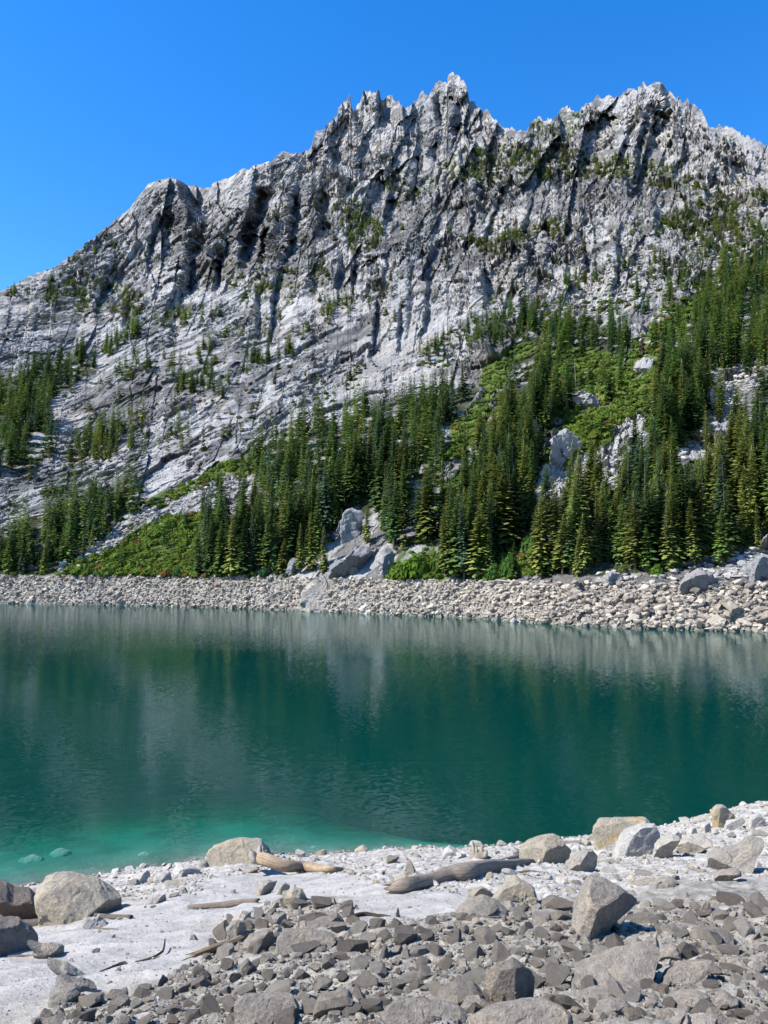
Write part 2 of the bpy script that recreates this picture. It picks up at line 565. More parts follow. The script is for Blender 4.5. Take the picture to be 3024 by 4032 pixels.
X, Y = G_px.ravel(), G_py.ravel()
wn1 = fbm(np.stack([X / 90, Y / 60, X * 0], -1), 4, 41)
wn2 = fbm(np.stack([X / 90, Y / 60, X * 0 + 9], -1), 4, 43)
wx, wy = X + wn1 * 42, Y + wn2 * 34
P_GREEN = [[(110,1245),(160,1215),(230,1190),(280,1150),(370,1115),(450,1108),(470,1120),(440,1180),(425,1250)],
           [(310,1090),(400,1040),(480,1000),(540,985),(560,1000),(480,1045),(420,1055),(330,1105)],
           [(955,985),(985,910),(1030,880),(1045,800),(1095,757),(1150,735),(1155,765),(1095,805),(1065,860),(1045,920),(1015,975),(975,1005)],
           [(1150,745),(1260,755),(1350,780),(1400,700),(1480,640),(1505,660),(1445,740),(1455,800),(1405,880),(1345,910),(1305,955),(1215,1005),(1165,1000),(1225,900),(1255,850),(1175,830)],
           [(830,1255),(860,1200),(940,1175),(965,1255)], [(1035,1255),(1080,1200),(1150,1150),(1185,1240)], [(935,1110),(960,1050),(1005,1030),(990,1090),(955,1140)]]
P_PALE = [[(560,975),(600,900),(700,830),(800,740),(820,660),(900,640),(1000,650),(900,770),(820,850),(700,880),(620,940)],
          [(1020,660),(1150,600),(1250,560),(1400,520),(1560,500),(1659,430),(1700,560),(1560,580),(1480,620),(1300,680),(1120,690)],
          [(1440,1060),(1470,960),(1540,860),(1600,770),(1680,740),(1680,800),(1600,850),(1530,920),(1480,990),(1460,1070)],
          [(1500,1000),(1600,930),(1680,900),(1680,960),(1560,990)],
          [(1480,330),(1560,270),(1660,310),(1760,360),(1760,430),(1600,400)], [(790,380),(900,330),(1000,380),(960,420),(850,420)],
          [(120,1235),(210,1170),(300,1110),(400,1060),(480,1040),(540,1030),(560,1080),(440,1100),(300,1160),(190,1230)], [(660,300),(760,350),(800,400),(700,380)]]
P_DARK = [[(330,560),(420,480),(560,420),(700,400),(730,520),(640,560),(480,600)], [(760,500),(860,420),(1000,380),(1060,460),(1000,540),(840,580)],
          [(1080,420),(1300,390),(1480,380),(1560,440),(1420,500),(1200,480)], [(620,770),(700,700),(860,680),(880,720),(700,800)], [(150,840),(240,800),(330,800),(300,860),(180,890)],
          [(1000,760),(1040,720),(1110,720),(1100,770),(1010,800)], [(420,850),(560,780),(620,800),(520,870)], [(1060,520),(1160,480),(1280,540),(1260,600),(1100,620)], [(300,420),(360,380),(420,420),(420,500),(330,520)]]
P_OLIVE = [[(950,360),(1060,300),(1180,320),(1300,340),(1400,330),(1520,400),(1600,420),(1659,400),(1659,460),(1500,430),(1350,385),(1200,390),(1060,400),(980,400)],
           [(1420,480),(1560,430),(1659,440),(1659,560),(1540,560)], [(800,400),(880,360),(960,380),(900,430)], [(60,640),(180,600),(330,640),(300,680),(120,670)], [(430,600),(600,590),(700,560),(720,600),(560,640)],
           [(1000,520),(1180,470),(1240,500),(1080,560)], [(720,440),(800,430),(830,520),(760,560)], [(1130,280),(1250,230),(1300,260),(1200,320)]]
P_FOREST = [[(0,830),(110,780),(185,765),(215,790),(130,850),(95,900),(135,960),(65,1015),(0,1025),(-400,1040),(-400,800)],
            [(-400,1245),(-400,1150),(0,1180),(60,1120),(120,1100),(200,1090),(250,1070),(300,1035),(315,1060),(305,1110),(260,1130),(205,1180),(135,1225),(115,1245)],
            [(428,1243),(440,1150),(550,1090),(562,1040),(492,1030),(540,1000),(600,960),(700,905),(780,890),(850,905),(900,865),(980,850),(1030,835),(1012,890),(962,930),(952,1000),(962,1050),(920,1100),(930,1170),(860,1200),(820,1130),(760,1100),(725,1160),(690,1200),(600,1235),(540,1247)],
            [(960,1248),(950,1160),(1005,1050),(1040,950),(1068,850),(1105,765),(1120,690),(1200,675),(1300,700),(1350,720),(1385,790),(1335,840),(1255,860),(1235,900),(1185,950),(1150,1020),(1165,1080),(1150,1150),(1080,1200),(1040,1248)],
            [(1400,720),(1500,630),(1560,570),(1659,560),(2000,560),(2000,800),(1659,800),(1600,790),(1560,810),(1530,860),(1470,960),(1440,1010),(1395,930),(1450,820)],
            [(1155,1243),(1170,1100),(1250,1050),(1330,1020),(1400,970),(1440,1040),(1475,1010),(1560,960),(1659,930),(2000,930),(2000,1180),(1659,1160),(1560,1225),(1400,1235),(1300,1245)]]
def mask(polys, jx=wx, jy=wy):
    m = np.zeros(X.shape, bool)
    for p in polys:
        m |= in_poly(jx, jy, p)
    return m.astype(np.float32)
def soft(m, n=3):
    return blur(m.reshape(G_px.shape), n).ravel()
m_green = soft(mask(P_GREEN), 2)
m_pale = soft(mask(P_PALE), 5)
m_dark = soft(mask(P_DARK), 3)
m_olive = soft(mask(P_OLIVE), 4)
m_forest = soft(mask(P_FOREST), 2)
bank = np.zeros(G_px.shape, np.float32); bank[:R0] = 1; bank = bank.ravel()
# rock relief
Pf = V3.reshape(-1, 3)
Df = G_d.ravel()
slab_w = np.clip(sstep(560, 680, Y / U) * (1 - sstep(900, 1080, X / U)) , 0, 1)          # diagonal slabs lower left
e1 = np.array([1.0, 0, 0]); e2 = np.array([0, 0.77, 0.64]); e3 = np.array([0, -0.64, 0.77])
def aniso(ang, long_, nrm):
    L = math.cos(R(ang)) * e1 + math.sin(R(ang)) * e2
    W = -math.sin(R(ang)) * e1 + math.cos(R(ang)) * e2
    return np.stack([W, L * long_, e3 * nrm], 1)
A_col = aniso(80, 0.26, 0.6)
A_iso = aniso(66, 0.5, 0.8)
A_slab = aniso(58, 0.42, 0.8)
A_slab2 = aniso(72, 0.3, 0.6)
warp = np.stack([wn1, wn2, fbm(Pf / 30.0, 3, 77)], -1)
rough = (1 - 0.8 * np.maximum(m_forest, m_green)) * (1 - bank)
rough = rough * (0.35 + 0.65 * sstep(2250, 2050, Y))
disp = np.zeros(len(X), np.float64)
brk = 0.35 + 0.85 * sstep(-0.25, 0.3, fbm(np.stack([X / 150, Y / 110, X * 0], -1), 4, 51))      # whole faces and broken ground
cellr = []
for k, (s, amp, slope) in enumerate([(34, 0.20, 1.3), (15, 0.30, 1.7), (7.5, 0.46, 2.0), (3.6, 0.55, 2.1), (1.8, 0.55, 1.9)]):
    if FASTMESH and s < 4: continue
    app = s * F / Df
    w = sstep(3, 9, app) * (1 - sstep(260, 560, app))
    Q = Pf + warp * s * 0.08
    h1, r1 = facet(Q, s, 100 + k, slope, A_col if k < 2 else A_iso)
    h2, r2 = facet(Q, s, 200 + k, slope, A_slab if k % 2 else A_slab2)
    h = h1 * (1 - slab_w) + h2 * slab_w * (0.3 if s > 5 else 0.5)
    r = np.where(slab_w > 0.5, r2, r1)
    cellr.append(r)
    if k == 1: brk = brk * np.where(r1 < 0.42, 0.28, 1.0)      # some faces are whole
    disp += h * amp * w * rough * (brk if 5 < s < 30 else (0.25 + 0.75 * brk if s <= 5 else 1))
hb, rb = facet(Pf, 1.7, 301, 1.6)
hb2, rb2 = facet(Pf, 0.8, 302, 1.5)
disp += bank * (hb * 0.25 + hb2 * 0.35) + np.maximum(m_green, m_forest) * fbm(Pf / 6.0, 3, 88) * 1.0
toprow = np.zeros(G_px.shape); toprow[gm] = np.clip((G_py[gm] - yr) / 70.0, 0.12, 1.0); toprow[:R0] = 1
edge = toprow.ravel()
edge[: 4 * NC] = 0.0
tocam = -ray(X, Y)
dirn = tocam * (0.7 * (1.0 - bank))[:, None] + N3.reshape(-1, 3) * (0.5 + 0.5 * bank)[:, None]
Vd = Pf + dirn * (disp * edge)[:, None]
# colours (real-world reflectance)
r0, r1_, r2_, r3_ = (cellr + [cellr[-1]] * 4)[:4]
tone = 0.295 * (0.70 + 0.30 * r1_ + 0.25 * r2_ + 0.25 * r3_)
blot = fbm(Pf / np.array([34.0, 34.0, 60.0]), 4, 61, 0.6)
tone *= 1 + 0.30 * blot
tone *= np.where(r1_ * 0.45 + r2_ * 0.55 + 0.35 * blot < 0.42, 0.56, 1.0)
streak = fbm(Pf / np.array([5.0, 5.0, 60.0]), 4, 63, 0.6)
tone *= 1 - 0.28 * sstep(0.05, 0.4, streak)
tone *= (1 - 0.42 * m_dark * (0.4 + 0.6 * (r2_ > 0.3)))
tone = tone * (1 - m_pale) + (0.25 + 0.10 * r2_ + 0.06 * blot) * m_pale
fresh = (r2_ > 0.86) & (r1_ > 0.35)
tone = np.where(fresh, 0.29 + 0.08 * r3_, tone)
tone = np.clip(tone, 0.06, 0.6)
col = tone[:, None] * np.array([1.03, 1.0, 0.955])
warmth = sstep(0.1, 0.5, fbm(Pf / 45.0, 3, 67))[:, None] * 0.5
col = col * (1 - warmth) + col * np.array([1.08, 0.98, 0.86]) * warmth
gn = fbm(Pf / 5.0, 4, 71)[:, None]
gn2 = fbm(Pf / 26.0, 3, 72)[:, None]
green = np.array([0.075, 0.115, 0.022]) * (1 + 0.5 * gn) + np.clip(gn2, 0, 1) * np.array([0.07, 0.045, 0.0])
olive = np.array([0.085, 0.10, 0.035]) * (1 + 0.5 * gn)
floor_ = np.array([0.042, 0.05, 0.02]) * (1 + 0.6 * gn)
steep = N3.reshape(-1, 3)[:, 2]
og = sstep(-0.1, 0.25, fbm(Pf / 9.0, 4, 73))
a = (m_olive * og * 0.8)[:, None]; col = col * (1 - a) + olive * a
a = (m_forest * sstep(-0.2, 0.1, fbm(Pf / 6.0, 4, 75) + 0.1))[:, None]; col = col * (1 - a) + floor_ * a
a = (m_green * sstep(-0.5, -0.2, fbm(Pf / 7.0, 3, 76) + 0.1))[:, None]; col = col * (1 - a) + green * a
# the bare bank below the high-water line
bk = (0.30 + 0.08 * rb + 0.06 * rb2)[:, None] * np.array([1.0, 0.92, 0.79])
bk = bk * (1 - 0.30 * sstep(-0.1, 0.35, fbm(Pf / np.array([16, 16, 5.0]), 3, 79)) * sstep(1500, 2700, X))[:, None]
zz = Pf[:, 2]
bk = bk * np.where(zz < 0.25, 0.55, 1.0)[:, None]
col = np.where(bank[:, None] > 0.5, bk, col)
# back of the ridge
nb_back = 10
Vg = Vd.reshape(G_px.shape + (3,))
top = Vg[-1]
back = []
hd = ray(cols_px, yr); hd = hd[:, :2] / np.linalg.norm(hd[:, :2], axis=1, keepdims=True)
for k in range(1, nb_back + 1):
    b = top.copy()
    b[:, :2] += hd * (k * 30.0)
    b[:, 2] -= k * 16.0 + k * k * 1.2
    back.append(b)
Vall = np.concatenate([Vg.reshape(-1, 3), np.stack(back).reshape(-1, 3)])
col_all = np.concatenate([col, np.tile(col.reshape(G_px.shape + (3,))[-1], (nb_back, 1))])
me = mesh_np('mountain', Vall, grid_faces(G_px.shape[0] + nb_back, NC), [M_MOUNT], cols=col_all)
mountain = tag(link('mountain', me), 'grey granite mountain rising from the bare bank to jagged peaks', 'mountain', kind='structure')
NR_ = G_px.shape[0]

def on_far(px, py):
    """points of the far side under photo pixels, with distance"""
    px = np.atleast_1d(np.asarray(px, float)); py = np.atleast_1d(np.asarray(py, float))
    j = np.clip(np.interp(px, cols_px, np.arange(NC)).round().astype(int), 0, NC - 1)
    yb_, yr_, yw_ = yb[j], yr[j], yw[j]
    tb = (py - yw_) / (yb_ - yw_)
    tm = (py - yb_) / (yr_ - yb_)
    i = np.where(py > yb_, 4 + tb * NB_, R0 + tm * (NM_ - 1))
    i = np.clip(i.round().astype(int), 3, NR_ - 1)
    return Vg[i, j]
# ------------------------------------------------------------------ near shore
SHORE = [(-900,3640),(-300,3560),(0,3512),(250,3470),(480,3436),(620,3415),(800,3385),(1060,3362),(1250,3368),(1450,3350),(1550,3340),(1800,3338),(1970,3335),(2150,3305),(2330,3290),(2600,3250),(2700,3225),(2850,3185),(3024,3150),(3500,3060),(4200,2960)]
_sp = np.array(SHORE, float)
_r = ray(_sp[:, 0], _sp[:, 1])
_d = H / -_r[:, 2]
SX, SY = _r[:, 0] * _d, _r[:, 1] * _d
def shore_y(x):
    return np.interp(x, SX, SY)
def ground_z(x, y):
    s = shore_y(x) - y
    land = 0.298 * s + 0.35 * np.sin(x * 0.33 + 1) * sstep(3, 14, s) * np.exp(-np.abs(y - 14) / 9)
    k1 = np.interp(x, [-14, -7, -3, 0, 4, 8, 14], [0.06, 0.065, 0.085, 0.14, 0.26, 0.45, 0.7])
    k2 = np.interp(x, [-14, -7, -3, 0, 4, 8, 14], [0.004, 0.005, 0.008, 0.016, 0.04, 0.08, 0.12])
    m = np.maximum(-s, 0)
    wat = -np.minimum(k1 * m + k2 * m * m, 17.0)
    return np.where(s > 0, land, wat)
def to_px(P):
    P = np.asarray(P, float)
    d = P - np.array([0, 0, H])
    c, s = math.cos(PITCH), math.sin(PITCH)
    fw = d[..., 1] * c + d[..., 2] * s
    u = -d[..., 1] * s + d[..., 2] * c
    fw = np.maximum(fw, 0.05)
    return 1512 + d[..., 0] / fw * F, 2016 - u / fw * F
def on_ground(px, py):
    px = np.atleast_1d(np.asarray(px, float)); py = np.atleast_1d(np.asarray(py, float))
    d = ray(px, py)
    t0 = np.full(len(px), 1.5); hit = np.full(len(px), np.nan)
    for t in np.concatenate([np.arange(1.5, 60, 0.04)]):
        z = H + d[:, 2] * t
        g = ground_z(d[:, 0] * t, d[:, 1] * t)
        m = np.isnan(hit) & (z <= g)
        hit[m] = t
        if not np.isnan(hit).any(): break
    hit = np.where(np.isnan(hit), 60, hit)
    P = d * hit[:, None]
    P[:, 2] = ground_z(P[:, 0], P[:, 1])
    return P

# where the dark rubble begins, and the sand
P_DARKZ = [(-60,2300),(120,2180),(200,2165),(330,2135),(400,2110),(440,2085),(455,2040),(490,1985),(560,1960),(640,1945),(700,1935),(760,1945),(770,2015),(860,2015),(940,2000),(1000,1985),(1080,1960),(1170,1960),(1230,1945),(1300,1920),(1400,1925),(1500,1905),(1659,1895),(2100,1870),(2100,2500),(-60,2500)]
P_SAND = [(-300,2300),(-300,1960),(60,1985),(250,1960),(330,1945),(420,1930),(480,1890),(600,1880),(760,1890),(860,1925),(930,1940),(1010,1920),(1000,1975),(860,2008),(770,2010),(640,1985),(470,2000),(450,2060),(400,2105),(330,2130),(120,2175),(-60,2290)]
def nonuni(lo, hi, c0, c1, fine, coarse):
    a = list(np.arange(c0, c1, fine))
    x, st = c1, fine
    while x < hi:
        a.append(x); st = min(st * 1.12, coarse); x += st
    a.append(hi)
    x, st = c0, fine; b = []
    while x > lo:
        st = min(st * 1.12, coarse); x -= st; b.append(max(x, lo))
    return np.array(b[::-1] + a)
gx = nonuni(-70, 75, -16, 20, 0.065, 2.5)
gy = nonuni(-30, 110, 5.5, 36, 0.055, 3.0)
GX, GY = np.meshgrid(gx, gy)
gxf, gyf = GX.ravel(), GY.ravel()
gzf = ground_z(gxf, gyf)
gpx, gpy = to_px(np.stack([gxf, gyf, gzf], -1))
front = gyf > 3
n_w = fbm(np.stack([gxf * 1.3, gyf * 1.3, gxf * 0], -1), 4, 5)
wpx, wpy = gpx + n_w * 50, gpy + n_w * 28
z_dark = in_poly(wpx, wpy, P_DARKZ) | (~front)
z_sand = in_poly(wpx, wpy, P_SAND) & ~z_dark & front
sd = blur(z_sand.reshape(GX.shape).astype(float), 3).ravel()
dk = blur(z_dark.reshape(GX.shape).astype(float), 3).ravel()
p2 = np.stack([gxf, gyf, gxf * 0], -1)
rip = fbm(p2 * np.array([2.2, 5.5, 1]), 3, 9)
foot = fbm(p2 * 2.6, 3, 10)
gh, gr = facet(p2, 0.22, 11, 1.5)
bump_h = sd * (rip * 0.035 + foot * 0.06) + (1 - sd) * (gh * 0.14 + fbm(p2 * 1.2, 3, 12) * 0.08)
bump_h += fbm(p2 * 0.25, 3, 14) * 0.12 * sstep(0, 4, shore_y(gxf) - gyf)
bump_h *= sstep(-2.0, 0.3, shore_y(gxf) - gyf)
shp = np.stack([gxf, gyf, gzf + bump_h], -1)
sandc = np.array([0.335, 0.318, 0.292]) * (1 + 0.16 * rip[:, None] + 0.14 * foot[:, None] + 0.10 * fbm(p2 * 0.7, 4, 16)[:, None])
tan = sstep(0.0, 0.5, fbm(p2 * 0.35, 3, 15) + 0.4 * sstep(-4, -9, gxf))[:, None] * 0.5
sandc = sandc * (1 - tan) + sandc * np.array([1.0, 0.90, 0.74]) * tan
grav = np.array([0.36, 0.34, 0.305]) * (0.75 + 0.45 * gr[:, None])
_, gr2 = facet(p2, 0.07, 13, 1.0)
darkc = np.array([0.25, 0.235, 0.20]) * (0.5 + 0.45 * gr[:, None] + 0.55 * gr2[:, None])
gc = grav * (1 - sd[:, None]) + sandc * sd[:, None]
gc = gc * (1 - dk[:, None]) + darkc * dk[:, None]
wet = sstep(0.0, -0.15, shore_y(gxf) - gyf - 0.25)[:, None]
gc = gc * (1 - wet) + np.array([0.135, 0.135, 0.12]) * (1 + 0.45 * sstep(-0.5, 0.5, fbm(p2 * 0.9, 4, 19)) - 0.25 + 0.3 * sstep(0.15, 0.4, fbm(p2 * 0.5, 3, 23)))[:, None] * wet
me = mesh_np('shore_ground', shp, grid_faces(len(gy), len(gx)), [M_SHORE], smooth=True, cols=gc)
ground = tag(link('ground', me), 'white sand and gravel shore sloping down to the lake', 'ground', kind='structure')

SHZ = shp[:, 2].reshape(GX.shape)
_og = on_ground
def on_ground(px, py):
    P = _og(px, py)
    i = np.clip(np.searchsorted(gy, P[:, 1]), 1, len(gy) - 1); j = np.clip(np.searchsorted(gx, P[:, 0]), 1, len(gx) - 1)
    ty = np.clip((P[:, 1] - gy[i - 1]) / (gy[i] - gy[i - 1]), 0, 1); tx = np.clip((P[:, 0] - gx[j - 1]) / (gx[j] - gx[j - 1]), 0, 1)
    P[:, 2] = (SHZ[i - 1, j - 1] * (1 - tx) + SHZ[i - 1, j] * tx) * (1 - ty) + (SHZ[i, j - 1] * (1 - tx) + SHZ[i, j] * tx) * ty
    return P

# ------------------------------------------------------------------ water: one closed body, absorption inside
wv = [(-420,-6,-19),(420,-6,-19),(420,330,-19),(-420,330,-19),(-420,-6,0),(420,-6,0),(420,330,0),(-420,330,0)]
wf = [[3,2,1,0],[4,5,6,7],[0,1,5,4],[1,2,6,5],[2,3,7,6],[3,0,4,7]]
me = mesh_np('lake_water', wv, np.array(wf), [M_WATER])
water = tag(link('water', me), 'calm emerald green lake between the two shores', 'lake', kind='structure')
# ------------------------------------------------------------------ conifers
def conifer_mesh(seed, h, rmax, nwh, nbr, nsp, bare=0.08, dead=False):
    """crown (V, quads) of a spire-shaped fir of height h: whorls of drooping sprays; each spray a folded rhombus"""
    g = np.random.default_rng(seed)
    V, Q = [], []
    lean = g.normal(0, 0.006, 2)
    zs = np.sort(np.clip(bare + (1 - bare) * ((np.arange(nwh) + g.uniform(-0.4, 0.4, nwh)) / nwh), bare, 0.995))
    gap_a = g.uniform(0, 6.28); gap_z = g.uniform(0.1, 0.6)
    for wz in zs:
        t = (wz - bare) / (1 - bare)
        L0 = rmax * ((1 - t) ** 0.75) * min(1.0, 0.55 + t * 3.2) + 0.006
        nb = max(3, int(round(nbr * (0.65 + 0.5 * (1 - t)))))
        a0 = g.uniform(0, 6.28)
        for b in range(nb):
            a = a0 + 6.283 * b / nb + g.normal(0, 0.22)
            L = L0 * g.uniform(0.55, 1.22) * h
            if abs(((a - gap_a + 3.14) % 6.28) - 3.14) < 0.5 and abs(wz - gap_z) < 0.07:
                L *= 0.35
            z0 = (wz + g.normal(0, 0.006)) * h
            ca, sa = math.cos(a), math.sin(a)
            droop = g.uniform(0.25, 0.65) * (1 - 0.75 * t)
            upc = 0.10 + 0.55 * t
            tt = np.linspace(0.0, 1.0, nsp + 1)
            for k in range(nsp):
                t0 = tt[k] * 0.92; t1 = min(1.08, tt[k + 1] + 0.18)
                tm = t0 + (t1 - t0) * g.uniform(0.35, 0.55)
                w = L * (0.36 if nsp > 1 else 0.42) * (1.05 - 0.55 * tm) * g.uniform(0.7, 1.25)
                if dead: w *= 0.25
                dz = lambda x: L * (upc * x - droop * x * x)
                base = len(V)
                sag = w * g.uniform(0.25, 0.6)
                ox, oy = lean * wz * h * 3
                V.append((ca * L * t0 + ox, sa * L * t0 + oy, z0 + dz(t0)))
                V.append((ca * L * tm - sa * w + ox, sa * L * tm + ca * w + oy, z0 + dz(tm) - sag))
                V.append((ca * L * t1 + ox, sa * L * t1 + oy, z0 + dz(t1) - sag * 0.5))
                V.append((ca * L * tm + sa * w + ox, sa * L * tm - ca * w + oy, z0 + dz(tm) - sag * g.uniform(0.6, 1.3)))
                Q.append((base, base + 1, base + 2)); Q.append((base, base + 2, base + 3))
    b = len(V)
    # leader
    V += [(-0.006 * h, 0, 0.93 * h), (0.006 * h, 0.0, 0.93 * h), (0, 0.006 * h, 0.93 * h), (lean[0] * h * 3, lean[1] * h * 3, 1.02 * h)]
    Q += [(b, b + 1, b + 3), (b + 1, b + 2, b + 3), (b + 2, b, b + 3)]
    return np.array(V), np.array(Q)

def trunk_mesh(h, r, n=7, seed=0, rings=7):
    g = np.random.default_rng(seed)
    V, Q = [], []
    for k in range(rings):
        t = k / (rings - 1)
        rr = r * (1 - 0.94 * t) * (1.35 if k == 0 else 1)
        ox, oy = g.normal(0, r * 0.15, 2) if 0 < k else (0, 0)
        for i in range(n):
            a = 6.283 * i / n
            V.append((math.cos(a) * rr + ox, math.sin(a) * rr + oy, -0.04 * h * (k == 0) + t * h * 0.97))
    for k in range(rings - 1):
        for i in range(n):
            j = (i + 1) % n
            Q.append((k * n + i, k * n + j, (k + 1) * n + j, (k + 1) * n + i))
    return np.array(V), np.array(Q)

HI = [conifer_mesh(100 + i, 1.0, r, 58, 8, 3, bare=b) for i, (r, b) in enumerate([(0.085, .04), (0.10, .05), (0.115, .03), (0.13, .06), (0.15, .05), (0.095, .12), (0.12, .16), (0.17, .03)])]
MID = [conifer_mesh(200 + i, 1.0, r, 26, 6, 2, bare=b) for i, (r, b) in enumerate([(0.09, .05), (0.105, .06), (0.12, .03), (0.135, .1), (0.155, .05), (0.10, .2)])]
LOW = [conifer_mesh(300 + i, 1.0, r, 12, 5, 1, bare=b) for i, (r, b) in enumerate([(0.12, .05), (0.15, .06), (0.18, .03), (0.20, .1)])]
TINT = {'dark green': (0.072, 0.126, 0.040), 'mid green': (0.130, 0.198, 0.050), 'olive green': (0.190, 0.222, 0.056), 'blue-green': (0.080, 0.138, 0.080), 'yellowish green': (0.220, 0.242, 0.058)}
TN = list(TINT)

# stands: polygon traced in the photograph, number, height range (m), tint weights
STANDS = [
 ('forest above the left end of the bare bank', P_FOREST[1], 260, (8, 19), (.35, .3, .2, .1, .05), [(-60,1245)]),
 ('dense left slope forest', P_FOREST[0], 330, (12, 23), (.55, .25, .1, .1, 0), None),
 ('middle forest', P_FOREST[2], 640, (10, 21), (.45, .3, .15, .08, .02), None),
 ('right-centre forest', P_FOREST[3], 560, (12, 23), (.4, .28, .2, .08, .04), None),
 ('upper right forest', P_FOREST[4], 470, (13, 24), (.4, .3, .22, .04, .04), None),
 ('right bank forest', P_FOREST[5], 400, (9, 20), (.2, .3, .35, .05, .1), None),
 ('slab trees', [(140,990),(230,930),(330,960),(400,930),(420,960),(350,1000),(250,1000),(160,1010)], 67, (10, 19), (.4, .3, .3, 0, 0), None),
 ('slab trees', [(150,960),(290,880),(320,920),(200,990)], 54, (10, 18), (.3, .3, .4, 0, 0), None),
 ('slab trees', [(215,760),(290,690),(305,720),(235,775)], 38, (12, 19), (.4, .4, .2, 0, 0), None),
 ('slab trees', [(230,800),(300,760),(330,800),(270,830)], 25, (9, 14), (.4, .3, .3, 0, 0), None),
 ('slab trees', [(330,850),(470,800),(480,850),(420,860)], 25, (9, 16), (.4, .3, .3, 0, 0), None),
 ('slab trees', [(520,780),(610,740),(640,770),(560,790)], 41, (11, 18), (.5, .3, .2, 0, 0), None),
 ('slab trees', [(690,680),(740,650),(760,670),(720,690)], 19, (9, 14), (.3, .3, .4, 0, 0), None),
 ('slab trees', [(340,780),(620,640),(700,700),(520,830),(400,860)], 73, (8, 14), (.3, .3, .4, 0, 0), None),
 ('slab trees', [(330,700),(480,640),(520,660),(380,720)], 57, (8, 14), (.3, .3, .4, 0, 0), None),
 ('slab trees', [(860,800),(1010,690),(1080,640),(1100,700),(960,790)], 70, (6, 12), (.4, .3, .3, 0, 0), None),
 ('slab trees', [(1000,720),(1110,660),(1125,760),(1030,770)], 64, (8, 15), (.5, .3, .2, 0, 0), None),
 ('slope trees', [(1120,680),(1250,590),(1420,560),(1560,540),(1500,640),(1350,700),(1200,690)], 110, (9, 17), (.35, .3, .3, .05, 0), None),
 ('slope trees', P_GREEN[3], 60, (8, 17), (.35, .3, .3, .05, 0), None),
 ('slope trees', P_GREEN[0], 60, (4, 10), (.5, .3, .15, .05, 0), None),
 ('slope trees', [(1440,1000),(1560,860),(1659,780),(1659,920),(1500,1000)], 40, (11, 19), (.3, .3, .3, .0, .1), None),
 ('ledge scrub', P_OLIVE[0], 950, (5, 11), (.15, .25, .5, .05, .05), None),
 ('ledge scrub', P_OLIVE[1], 380, (5, 11), (.15, .25, .5, .05, .05), None),
 ('ledge scrub', P_OLIVE[2], 200, (4, 9), (.15, .25, .5, .05, .05), None),
 ('ledge scrub', P_OLIVE[3], 200, (5, 10), (.15, .25, .5, .05, .05), None),
 ('ledge scrub', P_OLIVE[4], 160, (5, 10), (.15, .25, .5, .05, .05), None),
 ('ledge scrub', P_OLIVE[5], 180, (5, 10), (.15, .25, .5, .05, .05), None),
 ('ledge scrub', P_OLIVE[6], 220, (5, 10), (.15, .25, .5, .05, .05), None),
 ('ledge scrub', P_OLIVE[7], 130, (4, 8), (.15, .25, .5, .05, .05), None),
 ('ledge scrub', [(0,700),(100,620),(330,470),(500,420),(760,330),(1000,290),(1300,220),(1659,330),(1659,560),(1100,640),(700,660),(300,700)], 1500, (3.5, 9), (.2, .3, .45, .05, 0), None),
 ('ledge scrub', [(0,640),(60,600),(180,530),(240,500),(200,560),(60,640)], 150, (5, 10), (.3, .4, .3, .0, 0), None),
 ('ledge scrub', [(20,1100),(100,800),(400,650),(900,620),(800,820),(500,960),(200,1080)], 330, (4, 11), (.3, .3, .4, 0, 0), None),
]
def sample_poly(poly, n, g):
    a = np.array(poly, float)
    lo, hi = np.maximum(a.min(0), [-170, 0]), np.minimum(a.max(0), [1830, 9999])
    out = []
    while len(out) < n:
        p = g.uniform(lo, hi, (n * 3, 2))
        p = p[in_poly(p[:, 0] * U, p[:, 1] * U, poly)]
        out += list(p)
    return np.array(out[:n]) * U
trees = []
g = np.random.default_rng(11)
